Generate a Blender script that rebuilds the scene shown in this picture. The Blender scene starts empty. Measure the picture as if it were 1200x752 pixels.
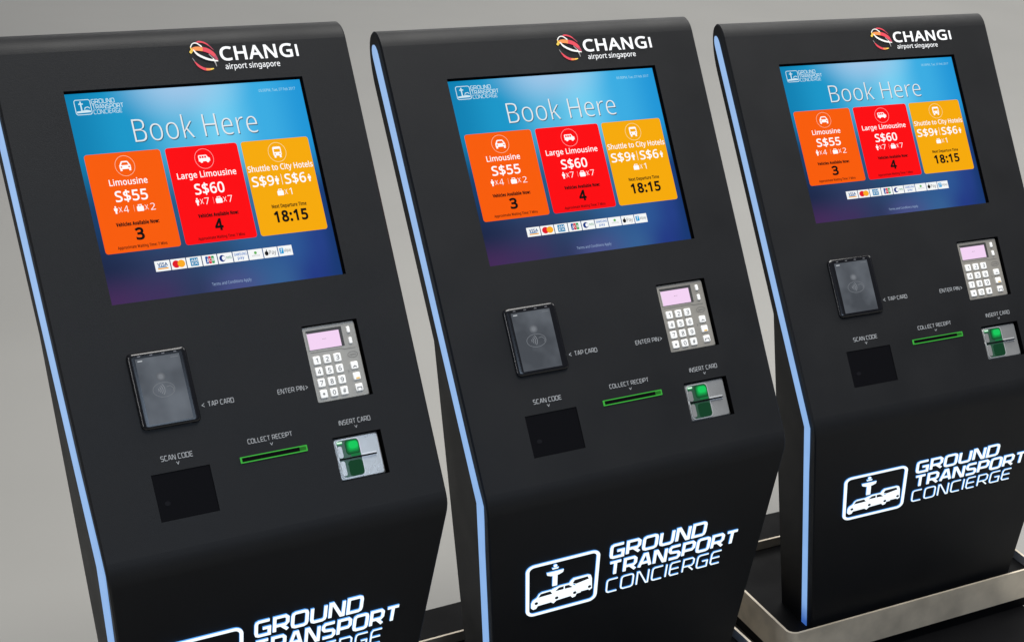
import bpy, math, random
from mathutils import Matrix, Vector

scene = bpy.context.scene
col = scene.collection
random.seed(4)

# ------------------------------------------------------------------ camera
FLOOR0 = 0.6263                     # solved frame -> floor at z = 0
F_PX, PITCH, ROLL, CX, CY = 2077.6711, 0.41809, 0.13547, 651.2855, 91.9520
cam_data = bpy.data.cameras.new("camera")
cam = bpy.data.objects.new("camera", cam_data)
col.objects.link(cam)
scene.camera = cam
cam_data.sensor_width = 36.0
cam_data.lens = F_PX / 1200.0 * 36.0
cam_data.shift_x = -CX / 1200.0
cam_data.shift_y = CY / 1200.0
cam_data.clip_start = 0.05
cam_data.clip_end = 200.0
M = Matrix.Rotation(ROLL, 3, 'Y') @ Matrix.Rotation(PITCH, 3, 'X')
right, fwd, up_ = M.transposed() @ Vector((1, 0, 0)), M.transposed() @ Vector((0, 1, 0)), M.transposed() @ Vector((0, 0, 1))
R3 = Matrix((right, up_, -fwd)).transposed()
cam.matrix_world = Matrix.Translation((0, 0, 2.68529 - FLOOR0)) @ R3.to_4x4()

# ------------------------------------------------------------------ world and lamps
world = bpy.data.worlds.new("World")
scene.world = world
world.use_nodes = True
wb = world.node_tree.nodes["Background"]
wb.inputs[0].default_value = (0.50, 0.58, 0.80, 1)
wb.inputs[1].default_value = 0.15
scene.view_settings.view_transform = 'Standard'
scene.view_settings.look = 'None'
scene.view_settings.exposure = 0.0
scene.view_settings.gamma = 1.0


def area(name, loc, target, sx, sy, power, colour):
    d = bpy.data.lights.new(name, 'AREA')
    d.shape = 'RECTANGLE'; d.size = sx; d.size_y = sy; d.energy = power; d.color = colour
    o = bpy.data.objects.new(name, d)
    o.location = loc
    o.rotation_euler = (Vector(target) - Vector(loc)).to_track_quat('-Z', 'Y').to_euler()
    col.objects.link(o)
    return o


area("ceiling_lamp", (0.3, 2.3, 6.2), (-0.4, 2.9, 0), 3.0, 2.4, 310, (1.0, 0.985, 0.95))
area("rear_floor_fill", (-0.2, 4.9, 4.8), (-0.3, 4.5, 0), 2.0, 2.0, 115, (1.0, 0.985, 0.95))  # added fill, brightens the floor just behind the kiosks
area("far_floor_fill", (-2.6, 13.0, 6.0), (-2.6, 12.0, 0), 10.0, 6.0, 640, (1.0, 0.985, 0.95))  # invented source that evens out the distant floor
area("right_floor_fill", (4.6, 9.0, 5.0), (4.0, 8.0, 0), 5.0, 4.0, 260, (1.0, 0.985, 0.95))  # extra light put in to lift the right-hand background
area("front_blue_fill", (2.6, -0.9, 3.3), (-0.6, 2.6, 0.9), 2.4, 1.2, 52, (0.62, 0.78, 1.0))  # added blue fill, tints the panels towards the knee; no screen there
area("bezel_glint_fill", (-2.4, -0.9, 2.3), (-0.7, 2.7, 0.9), 0.30, 2.2, 26, (1.0, 1.0, 1.0))  # made-up strip light for the highlight on the reader's left bezel


# ------------------------------------------------------------------ materials
def lin(c):
    return tuple(((v / 255.0) / 12.92 if v / 255.0 <= 0.04045 else ((v / 255.0 + 0.055) / 1.055) ** 2.4) for v in c)


MATS = {}


def principled(name, rgb, rough=0.5, metal=0.0, spec=0.5, bump=0.0, scale=400.0, vary=0.0, coat=0.0):
    if name in MATS:
        return MATS[name]
    m = bpy.data.materials.new(name); m.use_nodes = True
    nt = m.node_tree; b = nt.nodes["Principled BSDF"]
    b.inputs["Base Color"].default_value = (*rgb, 1)
    b.inputs["Roughness"].default_value = rough
    b.inputs["Metallic"].default_value = metal
    b.inputs["Specular IOR Level"].default_value = spec
    b.inputs["Coat Weight"].default_value = coat
    tc = nt.nodes.new("ShaderNodeTexCoord")
    if vary:
        n = nt.nodes.new("ShaderNodeTexNoise"); n.inputs["Scale"].default_value = 9.0; n.inputs["Detail"].default_value = 6.0
        nt.links.new(tc.outputs["Object"], n.inputs["Vector"])
        r = nt.nodes.new("ShaderNodeMapRange")
        r.inputs[1].default_value = 0.3; r.inputs[2].default_value = 0.7
        r.inputs[3].default_value = 1 - vary; r.inputs[4].default_value = 1 + vary
        nt.links.new(n.outputs[0], r.inputs[0])
        mx = nt.nodes.new("ShaderNodeMix"); mx.data_type = 'RGBA'; mx.blend_type = 'MULTIPLY'; mx.inputs[0].default_value = 1
        mx.inputs[6].default_value = (*rgb, 1)
        nt.links.new(r.outputs[0], mx.inputs[7])
        nt.links.new(mx.outputs[2], b.inputs["Base Color"])
        r2 = nt.nodes.new("ShaderNodeMapRange")
        r2.inputs[1].default_value = 0.3; r2.inputs[2].default_value = 0.7
        r2.inputs[3].default_value = max(0.02, rough - vary * 0.5); r2.inputs[4].default_value = min(1, rough + vary * 0.5)
        nt.links.new(n.outputs[0], r2.inputs[0])
        nt.links.new(r2.outputs[0], b.inputs["Roughness"])
    if bump:
        n2 = nt.nodes.new("ShaderNodeTexNoise"); n2.inputs["Scale"].default_value = scale; n2.inputs["Detail"].default_value = 3.0
        nt.links.new(tc.outputs["Object"], n2.inputs["Vector"])
        bp = nt.nodes.new("ShaderNodeBump"); bp.inputs["Strength"].default_value = bump; bp.inputs["Distance"].default_value = 0.001
        nt.links.new(n2.outputs[0], bp.inputs["Height"])
        nt.links.new(bp.outputs[0], b.inputs["Normal"])
    MATS[name] = m
    return m


def glow(name, rgb255, strength=1.0):
    if name in MATS:
        return MATS[name]
    m = bpy.data.materials.new(name); m.use_nodes = True
    nt = m.node_tree; b = nt.nodes["Principled BSDF"]
    c = lin(rgb255)
    b.inputs["Base Color"].default_value = (0.002, 0.002, 0.002, 1)
    b.inputs["Roughness"].default_value = 0.4
    b.inputs["Specular IOR Level"].default_value = 0.03
    b.inputs["Emission Color"].default_value = (*c, 1)
    b.inputs["Emission Strength"].default_value = strength
    MATS[name] = m
    return m


def brushed(name, rgb):
    if name in MATS:
        return MATS[name]
    m = principled(name, rgb, 0.34, 0.30)
    nt = m.node_tree; b = nt.nodes["Principled BSDF"]
    tc = nt.nodes.new("ShaderNodeTexCoord"); mp = nt.nodes.new("ShaderNodeMapping")
    mp.inputs["Scale"].default_value = (6, 6, 700)
    n = nt.nodes.new("ShaderNodeTexNoise"); n.inputs["Scale"].default_value = 1.0; n.inputs["Detail"].default_value = 4
    nt.links.new(tc.outputs["Object"], mp.inputs[0]); nt.links.new(mp.outputs[0], n.inputs["Vector"])
    r = nt.nodes.new("ShaderNodeMapRange"); r.inputs[3].default_value = 0.38; r.inputs[4].default_value = 0.6
    nt.links.new(n.outputs[0], r.inputs[0]); nt.links.new(r.outputs[0], b.inputs["Roughness"])
    n3 = nt.nodes.new("ShaderNodeTexNoise"); n3.inputs["Scale"].default_value = 14.0; n3.inputs["Detail"].default_value = 5
    nt.links.new(tc.outputs["Object"], n3.inputs["Vector"])
    cr = nt.nodes.new("ShaderNodeValToRGB")
    cr.color_ramp.elements[0].position = 0.30; cr.color_ramp.elements[0].color = (*[v * 0.72 for v in rgb], 1)
    cr.color_ramp.elements[1].position = 0.62; cr.color_ramp.elements[1].color = (*rgb, 1)
    nt.links.new(n3.outputs[0], cr.inputs[0]); nt.links.new(cr.outputs[0], b.inputs["Base Color"])
    return m


def screen_material():
    """the picture the display shows: blue sky glow on top, dusk blue and violet at the foot"""
    if "display_picture" in MATS:
        return MATS["display_picture"]
    m = bpy.data.materials.new("display_picture"); m.use_nodes = True
    nt = m.node_tree; b = nt.nodes["Principled BSDF"]
    b.inputs["Base Color"].default_value = (0.003, 0.003, 0.003, 1)
    b.inputs["Roughness"].default_value = 0.25; b.inputs["Specular IOR Level"].default_value = 0.04
    uv = nt.nodes.new("ShaderNodeUVMap"); sep = nt.nodes.new("ShaderNodeSeparateXYZ")
    nt.links.new(uv.outputs[0], sep.inputs[0])

    def ramp(stops, src):
        r = nt.nodes.new("ShaderNodeValToRGB"); r.color_ramp.interpolation = 'EASE'
        el = r.color_ramp.elements
        while len(el) < len(stops):
            el.new(0.5)
        for e, (p, c) in zip(el, stops):
            e.position = p; e.color = (*lin(c), 1)
        nt.links.new(src, r.inputs[0])
        return r.outputs[0]
    top = ramp([(0, (8, 128, 178)), (0.22, (24, 150, 200)), (0.45, (84, 182, 222)), (0.6, (112, 205, 240)), (0.8, (58, 172, 226)), (1, (30, 150, 215))], sep.outputs[0])
    mid = ramp([(0, (20, 60, 104)), (0.3, (34, 90, 134)), (0.62, (50, 112, 160)), (0.85, (44, 86, 146)), (1, (22, 58, 116))], sep.outputs[0])
    bot = ramp([(0, (66, 40, 86)), (0.2, (60, 46, 90)), (0.36, (44, 54, 92)), (0.53, (70, 78, 132)), (0.72, (52, 94, 146)), (0.88, (32, 56, 130)), (1, (20, 54, 112))], sep.outputs[0])
    nav = ramp([(0, (26, 38, 72)), (0.28, (44, 58, 96)), (0.45, (36, 70, 108)), (0.65, (44, 88, 140)), (0.8, (42, 84, 146)), (0.93, (34, 62, 134)), (1, (20, 54, 112))], sep.outputs[0])

    def mix(f, a, c):
        x = nt.nodes.new("ShaderNodeMix"); x.data_type = 'RGBA'
        nt.links.new(f, x.inputs[0]); nt.links.new(a, x.inputs[6]); nt.links.new(c, x.inputs[7])
        return x.outputs[2]

    def rng(src, a, c):
        r = nt.nodes.new("ShaderNodeMapRange"); r.interpolation_type = 'SMOOTHSTEP'
        r.inputs[1].default_value = a; r.inputs[2].default_value = c
        nt.links.new(src, r.inputs[0]); return r.outputs[0]
    c1 = mix(rng(sep.outputs[1], 0.74, 0.42), top, mid)
    c2 = mix(rng(sep.outputs[1], 0.42, 0.16), c1, nav)
    c3 = mix(rng(sep.outputs[1], 0.18, 0.0), c2, bot)
    # pale violet glow high up in the middle
    mp = nt.nodes.new("ShaderNodeMapping"); mp.inputs["Location"].default_value = (-0.47 / 0.34, -1.04 / 0.26, 0)
    mp.inputs["Scale"].default_value = (1 / 0.34, 1 / 0.26, 1)
    nt.links.new(uv.outputs[0], mp.inputs[0])
    g = nt.nodes.new("ShaderNodeTexGradient"); g.gradient_type = 'SPHERICAL'
    nt.links.new(mp.outputs[0], g.inputs[0])
    gl = nt.nodes.new("ShaderNodeRGB"); gl.outputs[0].default_value = (*lin((160, 198, 232)), 1)
    c4 = mix(rng(g.outputs[1], 0.0, 0.95), c3, gl.outputs[0])
    nt.links.new(c4, b.inputs["Emission Color"]); b.inputs["Emission Strength"].default_value = 1.0
    MATS["display_picture"] = m
    return m


CASE = principled("black_powder_coat", (0.0080, 0.0083, 0.0092), 0.52, 0.0, 0.24, bump=0.22, scale=900, vary=0.09)
RECESS = principled("recess_black", (0.003, 0.003, 0.0035), 0.7, 0.0, 0.04)
PLATE = principled("base_plate_black", (0.0045, 0.0045, 0.005), 0.6, 0.0, 0.06, bump=0.2, scale=600, vary=0.15)
STEEL = brushed("brushed_steel", (0.72, 0.63, 0.49))
LED = glow("edge_light_blue", (140, 180, 232), 1.0)


def led_diffuser(m):
    """slightly uneven diffuser that dims and deepens at its foot"""
    nt = m.node_tree; b = nt.nodes["Principled BSDF"]
    tc = nt.nodes.new("ShaderNodeTexCoord"); sp = nt.nodes.new("ShaderNodeSeparateXYZ")
    nt.links.new(tc.outputs["Object"], sp.inputs[0])
    n = nt.nodes.new("ShaderNodeTexNoise"); n.inputs["Scale"].default_value = 16.0; n.inputs["Detail"].default_value = 2.0
    nt.links.new(tc.outputs["Object"], n.inputs["Vector"])
    ad = nt.nodes.new("ShaderNodeMath"); ad.operation = 'MULTIPLY_ADD'; ad.inputs[1].default_value = 0.07
    nt.links.new(n.outputs[0], ad.inputs[0]); nt.links.new(sp.outputs[2], ad.inputs[2])
    r = nt.nodes.new("ShaderNodeValToRGB"); el = r.color_ramp.elements
    el[0].position = 0.14; el[0].color = (*lin((58, 100, 178)), 1)
    el[1].position = 0.215; el[1].color = (*lin((136, 178, 232)), 1)
    e = el.new(0.62); e.color = (*lin((140, 180, 232)), 1)
    e = el.new(0.95); e.color = (*lin((152, 188, 235)), 1)
    nt.links.new(ad.outputs[0], r.inputs[0]); nt.links.new(r.outputs[0], b.inputs["Emission Color"])
    r2 = nt.nodes.new("ShaderNodeMapRange"); r2.inputs[3].default_value = 0.90; r2.inputs[4].default_value = 1.08
    nt.links.new(n.outputs[0], r2.inputs[0]); nt.links.new(r2.outputs[0], b.inputs["Emission Strength"])


led_diffuser(LED)
PRINT = principled("screen_print_grey", (0.36, 0.37, 0.38), 0.6)
WHITE_PRINT = principled("white_lettering", (0.92, 0.92, 0.92), 0.5)
SIGN_FACE = glow("sign_white", (235, 247, 255), 1.25)
SIGN_EDGE = glow("sign_edge_blue", (84, 160, 240), 1.2)
GLOSS = principled("gloss_black", (0.006, 0.006, 0.007), 0.20, 0.0, 0.5)
WIN = principled("scanner_glass", (0.0050, 0.0050, 0.0062), 0.45, 0.0, 0.02)
PADBODY = principled("keypad_metal", (0.38, 0.355, 0.31), 0.38, 0.45, 0.5, bump=0.1, scale=700, vary=0.06)
SILVER = principled("cast_silver", (0.50, 0.495, 0.475), 0.28, 0.6, 0.5, bump=0.1, scale=500, vary=0.14)
KEYWHITE = principled("key_white", (0.86, 0.86, 0.84), 0.4)          # lit from behind
KEYWHITE.node_tree.nodes["Principled BSDF"].inputs["Emission Color"].default_value = (1, 0.99, 0.96, 1)
KEYWHITE.node_tree.nodes["Principled BSDF"].inputs["Emission Strength"].default_value = 0.12
KEYINK = principled("key_ink", (0.13, 0.13, 0.13), 0.6)


# ------------------------------------------------------------------ mesh building
class MB:
    def __init__(self, fn):
        self.f = fn; self.v = []; self.fc = []; self.mi = []; self.mats = []; self.uv = {}

    def m(self, mat):
        if mat not in self.mats:
            self.mats.append(mat)
        return self.mats.index(mat)

    def face(self, pts, mat):                     # pts already in kiosk space
        i = len(self.v); self.v += [tuple(p) for p in pts]
        self.fc.append(tuple(range(i, i + len(pts)))); self.mi.append(self.m(mat))

    def flat(self, poly, h, mat):                 # poly in (u, s), lying at height h
        self.face([self.f(a, b, h) for a, b in poly], mat)

    def prism(self, poly, h0, h1, mat, side=None):
        side = side or mat
        ar = sum(poly[i - 1][0] * poly[i][1] - poly[i][0] * poly[i - 1][1] for i in range(len(poly)))
        if ar < 0:
            poly = poly[::-1]
        self.flat(poly, h1, mat)
        for i in range(len(poly)):
            a, b = poly[i - 1], poly[i]
            self.face([self.f(*a, h0), self.f(*b, h0), self.f(*b, h1), self.f(*a, h1)], side)

    def box(self, u0, u1, s0, s1, h0, h1, mat, side=None, r=0.0, n=4):
        self.prism(rrect(u0, u1, s0, s1, r, n), h0, h1, mat, side)

    def stroke(self, pts, w, h, mat, closed=False, h0=None, side=None):
        L, Rr = [], []
        n = len(pts)
        for i in range(n):
            p = Vector(pts[i])
            if closed or 0 < i < n - 1:
                a = (p - Vector(pts[i - 1])).normalized(); b = (Vector(pts[(i + 1) % n]) - p).normalized()
                t = (a + b)
                t = t.normalized() if t.length > 1e-6 else a
                k = min(1 / max(0.25, t.dot(a)), 2.0)
            elif i == 0:
                t = (Vector(pts[1]) - p).normalized(); k = 1
            else:
                t = (p - Vector(pts[-2])).normalized(); k = 1
            nn = Vector((-t.y, t.x)) * (w / 2 * k)
            L.append(tuple(p + nn)); Rr.append(tuple(p - nn))
        rngs = range(n) if closed else range(n - 1)
        for i in rngs:
            j = (i + 1) % n
            self.flat([Rr[i], Rr[j], L[j], L[i]], h, mat)
            if h0 is not None:
                self.face([self.f(*Rr[i], h0), self.f(*Rr[j], h0), self.f(*Rr[j], h), self.f(*Rr[i], h)], side or mat)
                self.face([self.f(*L[j], h0), self.f(*L[i], h0), self.f(*L[i], h), self.f(*L[j], h)], side or mat)
        if h0 is not None and not closed:
            self.face([self.f(*L[0], h0), self.f(*Rr[0], h0), self.f(*Rr[0], h), self.f(*L[0], h)], side or mat)
            self.face([self.f(*Rr[-1], h0), self.f(*L[-1], h0), self.f(*L[-1], h), self.f(*Rr[-1], h)], side or mat)

    def ribbon(self, pts, widths, h, mats):
        """tapered swoosh through pts (Catmull-Rom), coloured in equal lengths"""
        P = [Vector(p) for p in pts]; n = 28; out = []
        for k in range(n + 1):
            x = k / n * (len(P) - 1); i = min(int(x), len(P) - 2); t = x - i
            p0, p1, p2, p3 = P[max(i - 1, 0)], P[i], P[i + 1], P[min(i + 2, len(P) - 1)]
            out.append(0.5 * ((2 * p1) + (p2 - p0) * t + (2 * p0 - 5 * p1 + 4 * p2 - p3) * t * t + (3 * p1 - p0 - 3 * p2 + p3) * t ** 3))
        L, Rr = [], []
        for k, p in enumerate(out):
            t = (out[min(k + 1, n)] - out[max(k - 1, 0)]).normalized(); nn = Vector((-t.y, t.x))
            x = k / n * (len(widths) - 1); i = min(int(x), len(widths) - 2)
            w = widths[i] + (widths[i + 1] - widths[i]) * (x - i)
            L.append(tuple(p + nn * w / 2)); Rr.append(tuple(p - nn * w / 2))
        for k in range(n):
            self.flat([Rr[k], Rr[k + 1], L[k + 1], L[k]], h, mats[min(int(k / n * len(mats)), len(mats) - 1)])

    def build(self, name, parent=None, smooth=None):
        me = bpy.data.meshes.new(name)
        me.from_pydata(self.v, [], self.fc)
        for m in self.mats:
            me.materials.append(m)
        me.polygons.foreach_set("material_index", self.mi)
        if self.uv:
            ul = me.uv_layers.new(name="UVMap")
            for p in me.polygons:
                for li, vi in zip(p.loop_indices, p.vertices):
                    if vi in self.uv:
                        ul.data[li].uv = self.uv[vi]
        if smooth:
            import bmesh
            bm = bmesh.new(); bm.from_mesh(me)
            bmesh.ops.remove_doubles(bm, verts=bm.verts, dist=1e-5)
            bm.to_mesh(me); bm.free()
            me.polygons.foreach_set("use_smooth", [True] * len(me.polygons))
            me.set_sharp_from_angle(angle=math.radians(smooth))
        me.update()
        o = bpy.data.objects.new(name, me); col.objects.link(o)
        if parent:
            o.parent = parent
        return o


def rrect(u0, u1, s0, s1, r=0.0, n=4):
    if r <= 0:
        return [(u0, s0), (u1, s0), (u1, s1), (u0, s1)]
    out = []
    for cx, cy, a0 in ((u1 - r, s0 + r, -90), (u1 - r, s1 - r, 0), (u0 + r, s1 - r, 90), (u0 + r, s0 + r, 180)):
        for k in range(n + 1):
            a = math.radians(a0 + 90 * k / n)
            out.append((cx + r * math.cos(a), cy + r * math.sin(a)))
    return out


def ellipse(cu, cs, ru, rs, n=24, a0=0, a1=360):
    full = abs(a1 - a0) >= 360
    return [(cu + ru * math.cos(math.radians(a0 + (a1 - a0) * k / (n if full else n - 1))),
             cs + rs * math.sin(math.radians(a0 + (a1 - a0) * k / (n if full else n - 1)))) for k in range(n)]


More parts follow.
